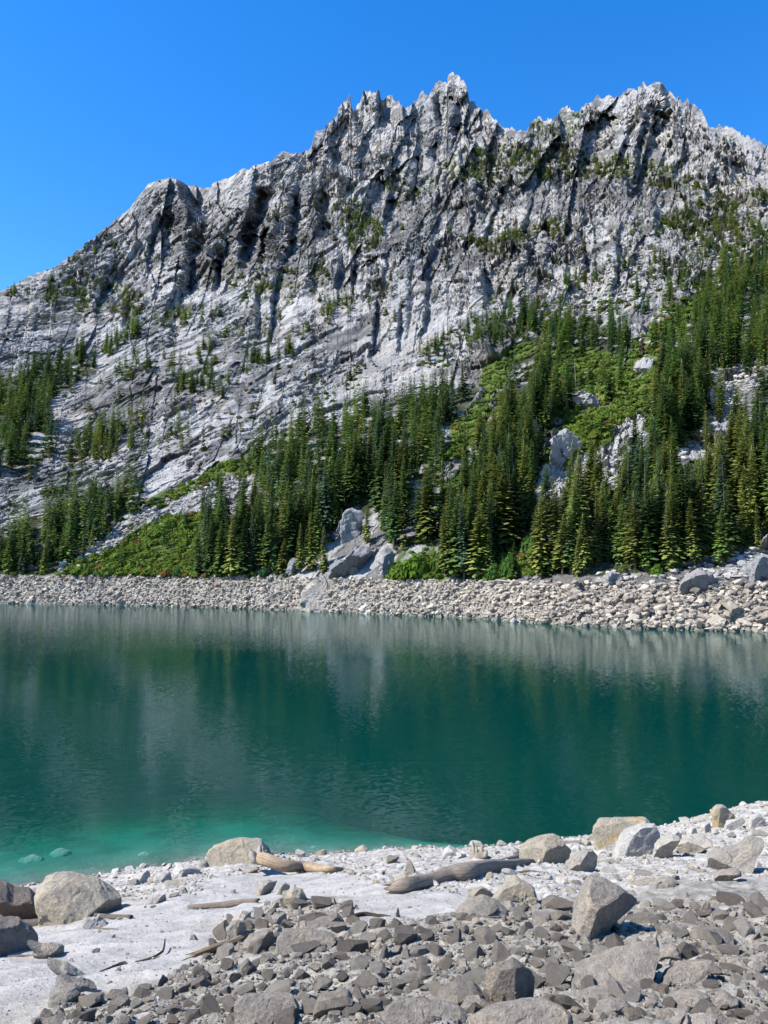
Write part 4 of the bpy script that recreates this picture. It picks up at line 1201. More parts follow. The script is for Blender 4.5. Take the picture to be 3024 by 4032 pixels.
RIGHT = (0.85, -0.05, -0.5, 0.55)
ROCKS = [  # outline (photo px), colour, extra faces, label
 ([(-140,3600),(-150,3530),(-60,3485),(0,3490),(27,3498),(55,3521),(121,3517),(155,3555),(178,3601),(175,3619),(91,3637),(-60,3650)], 'brown', [(0.1,-.35,-.9,.6)], 'dark brown shaded boulder with pale top at the left edge by the water'),
 ([(137,3523),(169,3478),(205,3457),(264,3451),(310,3462),(392,3482),(428,3510),(474,3537),(503,3564),(499,3596),(437,3608),(346,3612),(191,3624),(173,3592)], 'tan', [(0.80,-0.45,-0.62,.60)], 'largest rounded tan boulder with a dark flat face on its right side'),
 ([(-110,3760),(-115,3650),(-40,3620),(0,3621),(27,3630),(77,3633),(118,3660),(150,3690),(155,3727),(114,3749),(55,3758),(0,3768)], 'dark', [(.5,.1,-.8,.75)], 'dark grey boulder at the left edge in front of the brown boulder'),
 ([(125,3749),(141,3729),(191,3721),(242,3727),(253,3738),(251,3752),(219,3762),(137,3762)], 'grey', [(.6,-.3,-.6,.7)], 'low brown-grey stone leaning against the dark left edge boulder'),
 ([(804,3403),(815,3367),(843,3344),(902,3321),(952,3310),(1029,3311),(1048,3337),(1075,3357),(1077,3373),(993,3412),(938,3421),(861,3453),(833,3458),(824,3430)], 'tan', [(0.22,-.70,-.68,.38),(-.25,.55,-.8,.72)], 'tilted tan boulder with undercut front standing behind the splintered log'),
 ([(2332,3266),(2359,3234),(2450,3228),(2541,3227),(2560,3245),(2580,3300),(2540,3345),(2440,3350),(2345,3339),(2336,3298)], 'vein', [(-.1,.1,-1,.7)], 'large flat-topped tan boulder with a yellow band at the right waterline'),
 ([(2385,3340),(2450,3277),(2523,3250),(2582,3250),(2605,3291),(2590,3325),(2487,3350),(2418,3370)], 'white', [(.6,0,-.8,.75)], 'white slab leaning against the yellow-banded boulder'),
 ([(2803,3245),(2806,3184),(2819,3169),(2844,3171),(2870,3188),(2897,3227),(2879,3244),(2838,3260)], 'toothvein', [(.7,.1,-.7,.6)], 'upright tooth-shaped boulder with yellowish left side at the right waterline'),
 ([(2045,3348),(2077,3316),(2123,3298),(2173,3294),(2209,3310),(2241,3348),(2250,3367),(2214,3405),(2150,3412),(2054,3392)], 'tan', [(.8,-.2,-.55,.66)], 'big rounded pale tan boulder at the thin end of the long log'),
 ([(2225,3405),(2250,3375),(2300,3345),(2330,3348),(2357,3380),(2352,3405),(2318,3430),(2268,3440),(2235,3428)], 'mid', [(.8,-.1,-.6,.6),(0,-.6,-.8,.7)], 'angular brown-grey boulder right of the big rounded pale boulder'),
 ([(1940,3531),(2004,3467),(2027,3458),(2104,3503),(2134,3549),(2123,3567),(2050,3578),(1977,3574)], 'tan', [(.15,.2,-1,.7)], 'smooth tan wedge-shaped boulder below the long grey log'),
 ([(1826,3545),(1849,3512),(1899,3494),(1936,3522),(1934,3536),(1908,3549),(1831,3556)], 'tan', [(.7,0,-.7,.6)], 'small tan boulder tucked under the thick part of the long log'),
 ([(1760,3626),(1795,3594),(1840,3558),(1904,3540),(1949,3553),(1995,3590),(2013,3617),(1949,3633),(1877,3637),(1776,3651)], 'grey', [(.35,-.45,-.8,.55)], 'long ridged brown-grey boulder half buried at the edge of the white sand'),
 ([(2205,3711),(2232,3647),(2259,3574),(2287,3492),(2323,3460),(2378,3469),(2451,3519),(2524,3588),(2500,3622),(2420,3650),(2332,3680),(2250,3712)], 'grey', [(0.82,-.35,-.45,.50)], 'tallest dark leaning boulder with a black shaded right side'),
 ([(1906,3868),(1913,3836),(1949,3804),(2018,3786),(2059,3809),(2086,3840),(2109,3895),(2100,3941),(2059,3959),(1968,3966),(1922,3932)], 'dark', [(.88,-.05,-.45,.62),(0,0,-1,.75)], 'big upright blocky dark grey boulder with a shaded right face low in the picture'),
 ([(1685,3950),(1726,3918),(1795,3877),(1858,3879),(1904,3918),(1904,3937),(1849,3957),(1785,3970),(1703,3975)], 'dark', [(.5,-.4,-.7,.6)], 'low mound-shaped dark boulder just left of the big upright blocky one'),
 ([(2223,3884),(2259,3829),(2423,3770),(2560,3756),(2606,3774),(2597,3820),(2496,3856),(2332,3911),(2241,3911)], 'grey', [(.0,-.75,-.65,.45),(-.1,.75,-.6,.6)], 'long smooth cracked grey slab low at the right'),
 ([(2564,3878),(2610,3846),(2678,3814),(2760,3810),(2824,3810),(2792,3846),(2724,3887),(2587,3915)], 'grey', [(0,.7,-.7,.6)], 'second long grey slab right of the cracked slab'),
 ([(2719,3669),(2751,3655),(2838,3669),(2892,3696),(2879,3723),(2815,3728),(2728,3714)], 'dark', [(0,-.75,-.6,.45)], 'long dark stone with shaded underside near the right edge'),
 ([(954,3727),(984,3686),(1057,3665),(1075,3681),(1080,3722),(1029,3740),(993,3772),(961,3777)], 'grey', [(.8,-.4,-.45,.5)], 'tilted grey block over the end of the buried orange-brown log'),
 ([(893,3658),(906,3635),(938,3624),(966,3640),(975,3686),(960,3705),(893,3722)], 'mid', [(.85,0,-.5,.7)], 'pale grey upright stone above the buried orange-brown log'),
 ([(1080,3754),(1089,3708),(1121,3681),(1212,3679),(1303,3690),(1344,3704),(1280,3727),(1166,3768),(1098,3777)], 'grey', [(0,.6,-.8,.6)], 'wide flat brown-grey slab in the middle of the dark stone cluster'),
 ([(1207,3631),(1248,3617),(1326,3606),(1348,3626),(1389,3667),(1348,3680),(1212,3672)], 'dark', [(.6,.1,-.75,.7)], 'broad dark boulder at the sand edge beside the dead branch'),
 ([(920,3841),(938,3809),(975,3779),(1011,3818),(975,3850),(943,3859)], 'dark', [(.7,-.5,-.45,.45)], 'diamond-shaped dark stone with black shaded lower side'),
 ([(781,3850),(792,3831),(811,3825),(833,3841),(836,3863),(815,3875),(783,3870)], 'black', [(.6,-.2,-.7,.8)], 'small round black stone at the edge of the white sand'),
 ([(1007,3815),(1029,3758),(1075,3772),(1084,3800),(1066,3822),(1020,3826)], 'grey', [(.6,-.2,-.7,.7)], 'cracked brown-grey stone right of the diamond-shaped stone'),
 ([(922,3965),(957,3941),(1157,3938),(1184,3977),(1157,4018),(1075,4044),(929,4040)], 'grey', [(.6,-.2,-.75,.75),(0,.5,-.8,.62)], 'big flat grey slab at the bottom left of centre'),
 ([(1234,3977),(1257,3932),(1367,3907),(1389,3932),(1389,3986),(1303,4008),(1239,4008)], 'dark', [(.1,-.45,-.85,.45)], 'dark rounded block with black shaded front at the bottom centre'),
 ([(214,3900),(223,3859),(246,3856),(292,3872),(328,3870),(378,3891),(399,3913),(392,3923),(319,3927)], 'grey', [(.5,.2,-.8,.7)], 'grey stone behind the pointed stone on the left sand'),
 ([(180,3968),(196,3918),(237,3893),(296,3882),(319,3900),(317,3934),(255,3940)], 'grey', [(.5,-.6,-.6,.5)], 'pointed stone with dark right side on the left sand'),
 ([(223,3836),(226,3802),(255,3800),(353,3822),(319,3833),(269,3850)], 'pale', [(.2,-.3,-.9,.6)], 'pale wedge stone half sunk in the left sand'),
 ([(419,3930),(437,3904),(478,3904),(501,3895),(506,3918),(474,3936),(447,3954)], 'dark', [(.4,-.6,-.6,.5)], 'dark stone with knobbly top at the corner of the dark rubble'),
 ([(196,3986),(210,3973),(232,3964),(251,3977),(246,3991),(205,4002)], 'grey', [(.7,-.2,-.6,.6)], 'small round grey stone at the bottom left on sand'),
 ([(160,4032),(219,4009),(264,4014),(290,4036),(220,4050)], 'dark', [], 'flat dark stone cut by the bottom edge at left'),
 ([(501,3478),(510,3462),(579,3432),(590,3446),(592,3462),(550,3475)], 'white', [(.85,0,-.4,.6)], 'white angular stone with pointed right tip by the left waterline'),
 ([(604,3459),(629,3439),(670,3433),(683,3459),(660,3474),(620,3480)], 'white', [(.6,-.1,-.7,.75)], 'white rounded stone by the waterline right of the pointed one'),
 ([(679,3437),(697,3407),(756,3414),(790,3428),(760,3446),(700,3452)], 'white', [(.5,0,-.8,.7)], 'white block near the waterline left of the tilted boulder'),
 ([(638,3482),(661,3471),(711,3469),(740,3485),(711,3500),(652,3496)], 'tan', [(.2,-.7,-.6,.5)], 'flat reddish tan stone lying on the white sand'),
 ([(583,3546),(592,3532),(647,3523),(656,3546),(638,3564),(597,3569)], 'pale', [(.8,-.2,-.55,.6)], 'pale grey block with shadowed right side on the sand'),
 ([(323,3633),(337,3617),(410,3621),(440,3637),(392,3648),(328,3646)], 'white', [(.3,.4,-.8,.6)], 'long white stone in front of the old log beneath the large boulder'),
 ([(1102,3562),(1120,3521),(1157,3499),(1193,3508),(1225,3544),(1225,3555),(1148,3569)], 'tan', [(.8,-.1,-.5,.72)], 'pointed tan mound stone with a pale stick leaning on it'),
 ([(1004,3512),(1016,3480),(1057,3469),(1089,3480),(1084,3494),(1048,3519),(1011,3523)], 'mid', [(.75,-.2,-.6,.5)], 'blocky grey stone below the splintered log'),
 ([(1084,3517),(1093,3485),(1120,3476),(1143,3494),(1120,3519)], 'pale', [(.75,-.1,-.6,.5)], 'small pale stone between the blocky stone and the tan mound'),
 ([(1061,3572),(1070,3544),(1098,3553),(1098,3572),(1070,3583)], 'white', [(.7,-.2,-.6,.55)], 'small white block left of the pointed tan mound'),
 ([(911,3626),(952,3590),(984,3599),(993,3631),(956,3640)], 'pale', [(.85,-.05,-.4,.55)], 'pale angular stone above the upright pale grey stone'),
 ([(1054,3635),(1075,3608),(1125,3599),(1132,3631),(1102,3656)], 'mid', [(.8,0,-.6,.7)], 'rounded grey-tan stone at the top of the dark stone cluster'),
 ([(2555,3348),(2587,3311),(2646,3289),(2678,3302),(2655,3343),(2605,3377),(2564,3363)], 'pale', [(.4,-.5,-.75,.6)], 'pale tan rounded boulder right of the white slab'),
 ([(2658,3361),(2669,3320),(2715,3291),(2769,3293),(2810,3320),(2769,3336),(2705,3350)], 'pale', [(-.3,-.3,-.9,.65)], 'broad pale boulder in the middle of the right rock pile'),
 ([(2760,3398),(2792,3366),(2906,3339),(2951,3302),(3006,3316),(3015,3339),(2979,3380),(2924,3430),(2856,3414),(2806,3432)], 'mid', [(-.3,-.5,-.8,.5),(.1,.5,-.8,.6)], 'long jagged grey ledge rock near the right edge'),
 ([(2810,3448),(2838,3430),(2897,3425),(2924,3448),(2860,3464),(2815,3475)], 'grey', [(.1,-.4,-.9,.65)], 'smooth brown-grey stone just below the jagged ledge rock'),
 ([(2437,3494),(2473,3480),(2587,3466),(2642,3462),(2674,3485),(2642,3505),(2560,3514),(2480,3510)], 'grey', [(.5,-.5,-.6,.55)], 'long low brown-grey slab behind the tallest leaning boulder'),
 ([(2638,3470),(2642,3455),(2655,3446),(2674,3453),(2678,3473),(2655,3482)], 'dark', [(.8,-.1,-.5,.4)], 'small dark stone on the end of the long low slab'),
 ([(2633,3290),(2655,3265),(2683,3284),(2687,3300),(2650,3305)], 'white', [(.6,0,-.7,.6)], 'white pointed stone behind the pale tan rounded boulder'),
 ([(2703,3282),(2719,3259),(2742,3261),(2751,3291),(2720,3298)], 'white', [(.6,0,-.7,.65)], 'white blocky stone at the waterline behind the broad pale boulder'),
 ([(2756,3262),(2774,3241),(2797,3241),(2801,3272),(2770,3280)], 'white', [(.8,0,-.6,.7)], 'white rounded stone just left of the tooth-shaped boulder'),
 ([(2838,3262),(2860,3238),(2924,3221),(2936,3243),(2906,3259),(2860,3272)], 'white', [(.5,.1,-.8,.6)], 'white slanting stone in front of the tooth-shaped boulder'),
 ([(2931,3240),(2951,3216),(2988,3202),(3011,3229),(2997,3254),(2942,3259)], 'white', [(.5,-.1,-.8,.7)], 'large white boulder near the right edge at the waterline'),
 ([(1587,3432),(1603,3394),(1615,3385),(1646,3421),(1621,3432)], 'grey', [(-.6,.1,-.7,.5)], 'greenish grey pointed stone on the white gravel left of the stump'),
 ([(1539,3496),(1553,3462),(1594,3451),(1662,3474),(1640,3490),(1580,3500)], 'tan', [], 'low tan stone behind the broken end of the long log'),
 ([(1699,3470),(1717,3430),(1749,3416),(1776,3444),(1765,3470)], 'tan', [(.7,.1,-.7,.75)], 'rounded tan stone standing behind the long log'),
 ([(1735,3369),(1749,3346),(1769,3332),(1795,3351),(1831,3367),(1804,3382)], 'white', [(-.3,-.3,-.9,.6)], 'white pointed stone at the waterline left of the stump'),
 ([(1671,3637),(1690,3613),(1722,3604),(1763,3620),(1731,3642),(1690,3645)], 'pale', [(.7,-.5,-.5,.55)], 'pale cream stone at the left foot of the ridged boulder'),
 ([(1551,3626),(1558,3594),(1567,3572),(1573,3590),(1574,3626),(1562,3630)], 'mid', [(.9,0,-.4,.2)], 'small upright stone standing alone on the white sand'),
 ([(2125,3619),(2141,3599),(2191,3608),(2191,3631),(2150,3642)], 'black', [(.3,-.5,-.8,.5)], 'blackish stone left of the tallest leaning boulder'),
 ([(1851,3658),(1872,3626),(1908,3631),(1920,3654),(1876,3665)], 'dark', [(.5,-.3,-.8,.6)], 'small dark stone in front of the ridged boulder'),
 ([(2314,4006),(2350,3965),(2405,3949),(2459,3956),(2514,4001),(2487,4017),(2382,4031)], 'grey', [(.5,-.1,-.85,.75)], 'rounded grey slab at the bottom right of centre'),
 ([(2440,3952),(2505,3915),(2541,3924),(2605,3937),(2560,3965),(2480,3972)], 'grey', [(.1,-.6,-.7,.55)], 'grey slab directly behind the rounded slab at the bottom'),
 ([(2225,3942),(2268,3918),(2359,3896),(2409,3896),(2423,3924),(2396,3942),(2268,3953)], 'grey', [], 'flat grey slab below the cracked slab at its left'),
 ([(2377,3895),(2418,3871),(2469,3883),(2523,3910),(2490,3925),(2420,3920)], 'grey', [], 'smooth brown-grey slab just under the long cracked slab'),
 ([(1840,4022),(1922,3986),(2059,3961),(2173,3966),(2223,3986),(2259,4018),(2241,4050),(1860,4060)], 'grey', [(0,.6,-.8,.6)], 'widest grey slab cut by the bottom edge'),
 ([(1512,3985),(1558,3954),(1662,3959),(1731,3968),(1808,3977),(1849,4005),(1804,4029),(1649,4040),(1535,4040)], 'grey', [(0,.6,-.8,.6)], 'broad low grey slab at the bottom centre right'),
 ([(1785,3976),(1831,3945),(1886,3934),(1936,3968),(1890,3997),(1840,3995)], 'grey', [], 'tan-grey rounded slab between the mound and the blocky boulder'),
 ([(2560,4010),(2633,3985),(2701,3992),(2696,4017),(2640,4040),(2587,4036)], 'mid', [], 'pale grey oval stone at the bottom right'),
 ([(2696,4010),(2760,4001),(2833,4020),(2815,4040),(2720,4045)], 'mid', [], 'pale grey flat stone at the bottom edge near the right corner'),
 ([(2806,3930),(2851,3910),(2906,3942),(2911,3974),(2851,3985),(2819,3967)], 'grey', [(.4,-.5,-.7,.7)], 'egg-shaped grey boulder low near the right corner'),
 ([(2906,3908),(2933,3887),(2993,3915),(2979,3935),(2924,3937)], 'dark', [(.3,-.6,-.7,.5)], 'dark brown-grey stone right of the egg-shaped boulder'),
 ([(2610,3940),(2678,3915),(2742,3913),(2792,3933),(2751,3962),(2600,3976)], 'grey', [(.4,-.55,-.7,.6)], 'long brown-grey stone left of the egg-shaped boulder'),
 ([(2437,3762),(2459,3714),(2505,3689),(2537,3719),(2541,3757)], 'grey', [(.2,-.3,-.9,.7)], 'rounded grey boulder standing behind the long cracked slab'),
 ([(2536,3750),(2532,3696),(2560,3678),(2587,3700),(2596,3728),(2564,3764)], 'mid', [(-.4,0,-.9,.6)], 'pale upright stone between two grey boulders behind the cracked slab'),
 ([(2587,3758),(2600,3738),(2642,3723),(2664,3732),(2683,3773),(2633,3794),(2601,3778)], 'grey', [(.2,-.6,-.8,.6)], 'blocky brown-grey boulder at the right end of the cracked slab'),
 ([(2487,3643),(2523,3607),(2555,3603),(2578,3630),(2551,3659),(2505,3658)], 'dark', [(.4,-.6,-.6,.5)], 'dark rounded stone right of the tallest leaning boulder'),
 ([(2425,3675),(2446,3644),(2482,3664),(2473,3693),(2437,3702)], 'mid', [(.8,-.3,-.4,.3)], 'round stone half white and half black in shadow'),
 ([(2590,3690),(2605,3646),(2655,3646),(2683,3673),(2674,3707),(2633,3712)], 'dark', [(.75,-.4,-.5,.45)], 'large dark stone leaning right above the pale upright stone'),
 ([(2368,3609),(2423,3621),(2437,3641),(2400,3650),(2378,3630)], 'white', [(.1,-.6,-.7,.5)], 'bright white angular stone at the foot of the leaning boulder'),
 ([(2407,3593),(2423,3546),(2439,3559),(2432,3598),(2415,3603)], 'white', [(.6,0,-.7,.3)], 'white shard propped upright against the leaning boulder'),
 ([(2448,3600),(2464,3582),(2491,3591),(2487,3614),(2455,3614)], 'mid', [(.7,-.2,-.6,.6)], 'small grey stone under the shaded side of the leaning boulder'),
 ([(2815,3612),(2838,3587),(2879,3584),(2880,3620),(2835,3622)], 'grey', [(.9,0,-.3,.6)], 'square-edged grey block with black right side near the right edge'),
 ([(2735,3597),(2774,3550),(2797,3559),(2812,3602),(2765,3606)], 'grey', [(.5,.2,-.8,.6)], 'pointed brown-grey stone left of the square-edged block'),
 ([(2865,3755),(2929,3728),(3024,3719),(3060,3735),(3030,3760),(2906,3762)], 'mid', [(0,.6,-.8,.6)], 'long flat pale grey slab cut by the right edge'),
 ([(2935,3700),(2988,3664),(2999,3702),(2965,3716)], 'dark', [(.6,-.3,-.6,.3)], 'small dark pyramid-shaped stone near the right edge'),
 ([(2780,3760),(2806,3732),(2865,3723),(2867,3762),(2820,3768)], 'mid', [(.1,.3,-.9,.7)], 'pale grey trapezoid stone left of the long flat slab'),
]
hero_polys = [np.array(r[0], float) for r in ROCKS]
for k, (pts, ck, planes, label) in enumerate(ROCKS):
    P = np.array(pts)
    big_ = (P[:, 0].max() - P[:, 0].min()) > 130
    Vw, Fq, base = outline_rock(pts, 400 + k, 0.85, planes, 5 if big_ else 4, back=3.3 if label.startswith('tilted tan') else 0.0)
    cols = None
    mat = M_STONE
    if ck in ('vein', 'toothvein'):
        a = Vw / np.abs(Vw).max()
        n = fbm(a * 3, 3, 7)
        band = a[:, 0] * 0.75 - a[:, 2] * 1.15 + n * 0.10 + (0.50 if ck == 'vein' else 0.5)
        y = (sstep(-0.13, -0.06, band) * (1 - sstep(0.10, 0.16, band)))[:, None] if ck == 'vein' else sstep(0.1, -0.3, a[:, 0] + a[:, 2] * 0.7 + n * 0.15)[:, None]
        w = sstep(0.10, 0.16, band)[:, None] if ck == 'vein' else 0
        cols = np.array(STONE['tan']) * 0.95 * (1 - y) + np.array([0.37, 0.29, 0.165]) * y
        cols = cols * (1 - w) + np.array(STONE['white']) * w
        mat = M_RUBBLE
    o = link('boulder', mesh_np('boulder', Vw, Fq, [mat], cols=cols), None, base)
    if cols is None:
        c = np.array(STONE[ck]) * rs.uniform(0.92, 1.08)
        o.color = (*c, 1)
    tag(o, label, 'boulder', 'boulders of the near shore')

# stones below the water near the left shore
for k, (x, y, w, label) in enumerate([(210, 3385, 100, 'pale boulder under the green water near the left edge'), (335, 3442, 120, 'pale flat stone under shallow water behind the largest tan boulder'),
                                      (545, 3385, 70, 'faint pale stone under the green water above the sandy spit'), (90, 3410, 110, 'broad pale patch of rock under the water at the far left'), (1230, 3352, 80, 'pale stone under the water beside the splintered log')]):
    p = on_ground(x, y)[0]
    V, Fq = ICO[3]
    s = w * 25 / F / 2
    v = V * np.array([s, s * 0.8, s * 0.55]); v = v + fbm(V * 2 + k, 3, k)[:, None] * V * s * 0.2
    zc = ground_z(p[0], p[1] + 1.0)
    o = link('submerged_boulder', mesh_np('submerged_boulder', v, Fq, [M_STONE]), None, (p[0], p[1] + 0.6, min(zc + s * 0.3, -0.08 - s * 0.6)))
    o.color = (0.30, 0.29, 0.26, 1)
    tag(o, label, 'boulder', 'boulders below the water')

# loose stones
def lib_rock(seed, lvl, npl, noise=0.05):
    V, Fq = ICO[lvl]
    g = np.random.default_rng(seed)
    e = V.copy()
    for k in range(npl):
        n = g.normal(size=3); n /= np.linalg.norm(n)
        off = g.uniform(0.42, 0.80)
        d = e @ n - off
        m = d > 0
        e[m] -= n * d[m][:, None]
    e = e * (1 + fbm(V * 2.0 + seed, 3, seed % 97)[:, None] * noise * 1.6)
    e *= np.array([1.0, g.uniform(0.62, 0.9), g.uniform(0.42, 0.72)])
    return e / np.abs(e[:, :2]).max(), Fq
LIB_HI = [lib_rock(1000 + k, 4, 9 + k % 7) for k in range(16)]
LIB_MID = [lib_rock(1100 + k, 3, 9 + k % 6) for k in range(14)]
LIB_LO = [lib_rock(1200 + k, 2, 8) for k in range(12)]
LIB_XL = [lib_rock(1300 + k, 1, 5) for k in range(10)]
lib_me = [mesh_np('stone', v, f, [M_STONE]) for v, f in LIB_HI]
g = np.random.default_rng(31)
stones = []
def scatter(n, lo, hi, smin, smax, zone, pw, hfac, cols, overlap=0.8, spread=None):
    """stones drawn evenly over a part of the picture's ground, sized in the metres they have there"""
    cnt = 0
    for _ in range(n * 6):
        if cnt >= n: break
        px, py = g.uniform(lo[0], hi[0]), g.uniform(lo[1], hi[1])
        if not zone(px, py): continue
        s = smin * (smax / smin) ** (g.random() ** pw)
        key = (int(px // 60), int(py // 40))
        if not fits(px, py, s, overlap): continue
        stones.append((px, py, s, cols[g.integers(len(cols))], hfac))
        occ.setdefault(key, []).append((px, py, s))
        cnt += 1
occ = {}
def fits(px, py, s, ov):
    kx, ky = int(px // 60), int(py // 40)
    for i in range(kx - 2, kx + 3):
        for j in range(ky - 2, ky + 3):
            for (a, b, c) in occ.get((i, j), ()):
                if math.hypot(a - px, (b - py) * 1.7) < (c + s) * 0.5 * ov: return False
    return True
def inp(p, poly):
    x, y = p; r = False; n = len(poly)
    for k in range(n):
        x0, y0 = poly[k]; x1, y1 = poly[(k + 1) % n]
        if (y0 > y) != (y1 > y) and x < (x1 - x0) * (y - y0) / (y1 - y0) + x0: r = not r
    return r
HB = [(p[:, 0].min() - 2, p[:, 0].max() + 2, p[:, 1].min(), p[:, 1].max() - 0.12 * (p[:, 1].max() - p[:, 1].min()), p) for p in hero_polys]
def free(px, py):
    for a, b, c, d, p in HB:
        if a < px < b and c < py < d and inp((px, py), p): return False
    return True
_jx, _jy = np.meshgrid(np.arange(0, 160) / 6.0, np.arange(0, 280) / 4.0)
_JN = fbm(np.stack([_jx.ravel(), _jy.ravel(), _jx.ravel() * 0], -1), 3, 5).reshape(_jx.shape)
def jit(px, py):
    n = _JN[int(py / 20) % 280, int(px / 20) % 160]
    return px + n * 45, py + n * 28
def zone_dark(px, py):
    x, y = jit(px, py)
    return inp((x / U, y / U), P_DARKZ) and free(px, py)
def zone_sand(px, py):
    x, y = jit(px, py)
    return inp((x / U, y / U), P_SAND) and not inp((x / U, y / U), P_DARKZ) and free(px, py)
shore_py = lambda px: np.interp(px, _sp[:, 0], _sp[:, 1])
def zone_white(px, py):
    x, y = jit(px, py)
    return py > shore_py(px) - 4 and not inp((x / U, y / U), P_SAND) and not inp((x / U, y / U), P_DARKZ) and free(px, py)
DK = ['dark', 'grey', 'grey', 'brown', 'dark', 'mid', 'grey', 'dark']
WH = ['white', 'pale', 'white', 'pale', 'tan', 'mid', 'white']
scatter(260, (300, 3560), (3800, 4040), 62, 125, zone_dark, 1.3, 0.7, DK, 0.72)
scatter(728, (100, 3560), (3800, 4045), 36, 62, zone_dark, 1.2, 0.7, DK, 0.72)
scatter(78, (-500, 3150), (3800, 3720), 40, 70, zone_white, 1.3, 0.7, WH, 0.9)
scatter(312, (-500, 3150), (3800, 3720), 22, 40, zone_white, 1.3, 0.7, WH, 0.9)
scatter(26, (0, 3480), (2000, 4000), 14, 34, zone_sand, 1.5, 0.6, WH + ['grey'], 1.2)
scatter(520, (0, 3480), (2000, 4030), 3.5, 10, zone_sand, 1.8, 0.5, ['dark', 'brown', 'grey', 'pale', 'mid', 'tan', 'white'], 1.2)
scatter(2210, (-500, 3560), (3800, 4045), 18, 36, zone_dark, 1.2, 0.65, DK + ['mid', 'pale'], 0.72)
scatter(1950, (-500, 3150), (3800, 3720), 11, 22, zone_white, 1.2, 0.65, WH, 0.75)
scatter(9750, (-500, 3560), (3800, 4045), 8, 18, zone_dark, 1.1, 0.6, DK + ['pale', 'pale', 'white', 'mid', 'tan'], 0.55)
scatter(4680, (-500, 3150), (3800, 3720), 6, 11, zone_white, 1.0, 0.6, WH, 0.5)
scatter(7800, (-500, 3560), (3800, 4045), 5, 8, zone_dark, 1.0, 0.6, ['pale', 'white', 'mid', 'pale', 'tan', 'grey'], 0.3)
stones.sort(key=lambda s: -s[2] * (1 if 0 < s[0] < 3024 and s[1] < 4032 else 0.01))
NST = 300 - len(ROCKS)
SP = on_ground([s[0] for s in stones], [s[1] for s in stones])
HLM = [(r[3], np.array(r[0]).mean(0) / U) for r in ROCKS if r[3] in (
    'largest rounded tan boulder with a dark flat face on its right side', 'tallest dark leaning boulder with a black shaded right side', 'big upright blocky dark grey boulder with a shaded right face low in the picture',
    'long smooth cracked grey slab low at the right', 'large flat-topped tan boulder with a yellow band at the right waterline', 'long jagged grey ledge rock near the right edge',
    'wide flat brown-grey slab in the middle of the dark stone cluster', 'dark rounded block with black shaded front at the bottom centre', 'big flat grey slab at the bottom left of centre', 'long ridged brown-grey boulder half buried at the edge of the white sand',
    'tilted tan boulder with undercut front standing behind the splintered log', 'pointed stone with dark right side on the left sand', 'pointed tan mound stone with a pale stick leaning on it', 'egg-shaped grey boulder low near the right corner', 'square-edged grey block with black right side near the right edge')]
SHORT = {'largest': 'the largest tan boulder', 'tallest': 'the tall leaning boulder', 'big upright': 'the upright blocky boulder', 'long smooth': 'the cracked slab', 'large flat-topped': 'the yellow-banded boulder', 'long jagged': 'the jagged ledge rock',
         'wide flat': 'the wide flat slab', 'dark rounded block': 'the black-fronted block', 'big flat': 'the big bottom slab', 'long ridged': 'the ridged boulder', 'tilted': 'the tilted tan boulder', 'pointed stone': 'the pointed sand stone', 'pointed tan': 'the pointed tan mound', 'egg': 'the egg-shaped boulder', 'square': 'the square-edged block'}
SLM = [(next(v for k2, v in SHORT.items() if l.startswith(k2)), c) for l, c in HLM]
CW = {'dark': 'dark grey-brown', 'grey': 'brown-grey', 'brown': 'dark brown', 'mid': 'light grey', 'white': 'white', 'pale': 'pale', 'tan': 'tan', 'black': 'blackish'}
SW = ['angular', 'flat', 'blocky', 'rounded', 'wedge-shaped', 'long', 'squat', 'many-sided']
seen_lab = {}
for k in range(NST):
    px, py, s, ck, hf = stones[k]
    p = SP[k]
    m = int(rs.integers(16))
    r = s * 0.5 * p[1] / F * 1.05
    o = link('stone', lib_me[m])
    hz = rs.uniform(0.75, 1.15)
    o.scale = (r * rs.uniform(0.9, 1.15), r * rs.uniform(0.85, 1.1), r * hz)
    o.rotation_euler = (rs.normal(0, 0.22), rs.normal(0, 0.22), rs.uniform(0, 6.28))
    o.location = (p[0], p[1], p[2] + r * 0.28)
    c = np.array(STONE[ck]) * rs.uniform(0.8, 1.2)
    o.color = (*c, 1)
    rel = relation(px / U, py / U, SLM)
    size = 'big' if s > 85 else ('middling' if s > 55 else 'small')
    label = f"{size} {CW[ck]} {SW[m % 8]} stone {rel}"
    tag(o, label, 'stone', 'stones of the near shore')
items = []
for k in range(NST, len(stones)):
    px, py, s, ck, hf = stones[k]
    p = SP[k]
    L = LIB_HI if s > 70 else LIB_MID if s > 26 else (LIB_LO if s > 14 else LIB_XL)
    V, Fq = L[rs.integers(len(L))]
    r = s * 0.5 * p[1] / F * 1.1
    a = rs.uniform(0, 6.28); ca, sa = math.cos(a), math.sin(a); ti = rs.normal(0, 0.3)
    v = V * np.array([r, r, r * rs.uniform(0.8, 1.2)])
    v = np.stack([v[:, 0] * math.cos(ti) - v[:, 2] * math.sin(ti), v[:, 1], v[:, 0] * math.sin(ti) + v[:, 2] * math.cos(ti)], -1)
    v = np.stack([v[:, 0] * ca - v[:, 1] * sa, v[:, 0] * sa + v[:, 1] * ca, v[:, 2]], -1) + p + np.array([0, 0, r * 0.25])
    items.append((v, Fq, np.array(STONE[ck]) * rs.uniform(0.75, 1.25)))
V, Q, CC = merge(items)
tag(link('rubble', mesh_np('rubble', V, Q, [M_RUBBLE], cols=CC)), kind='stuff')
print('STONES', len(stones), 'rubble tris', len(Q))

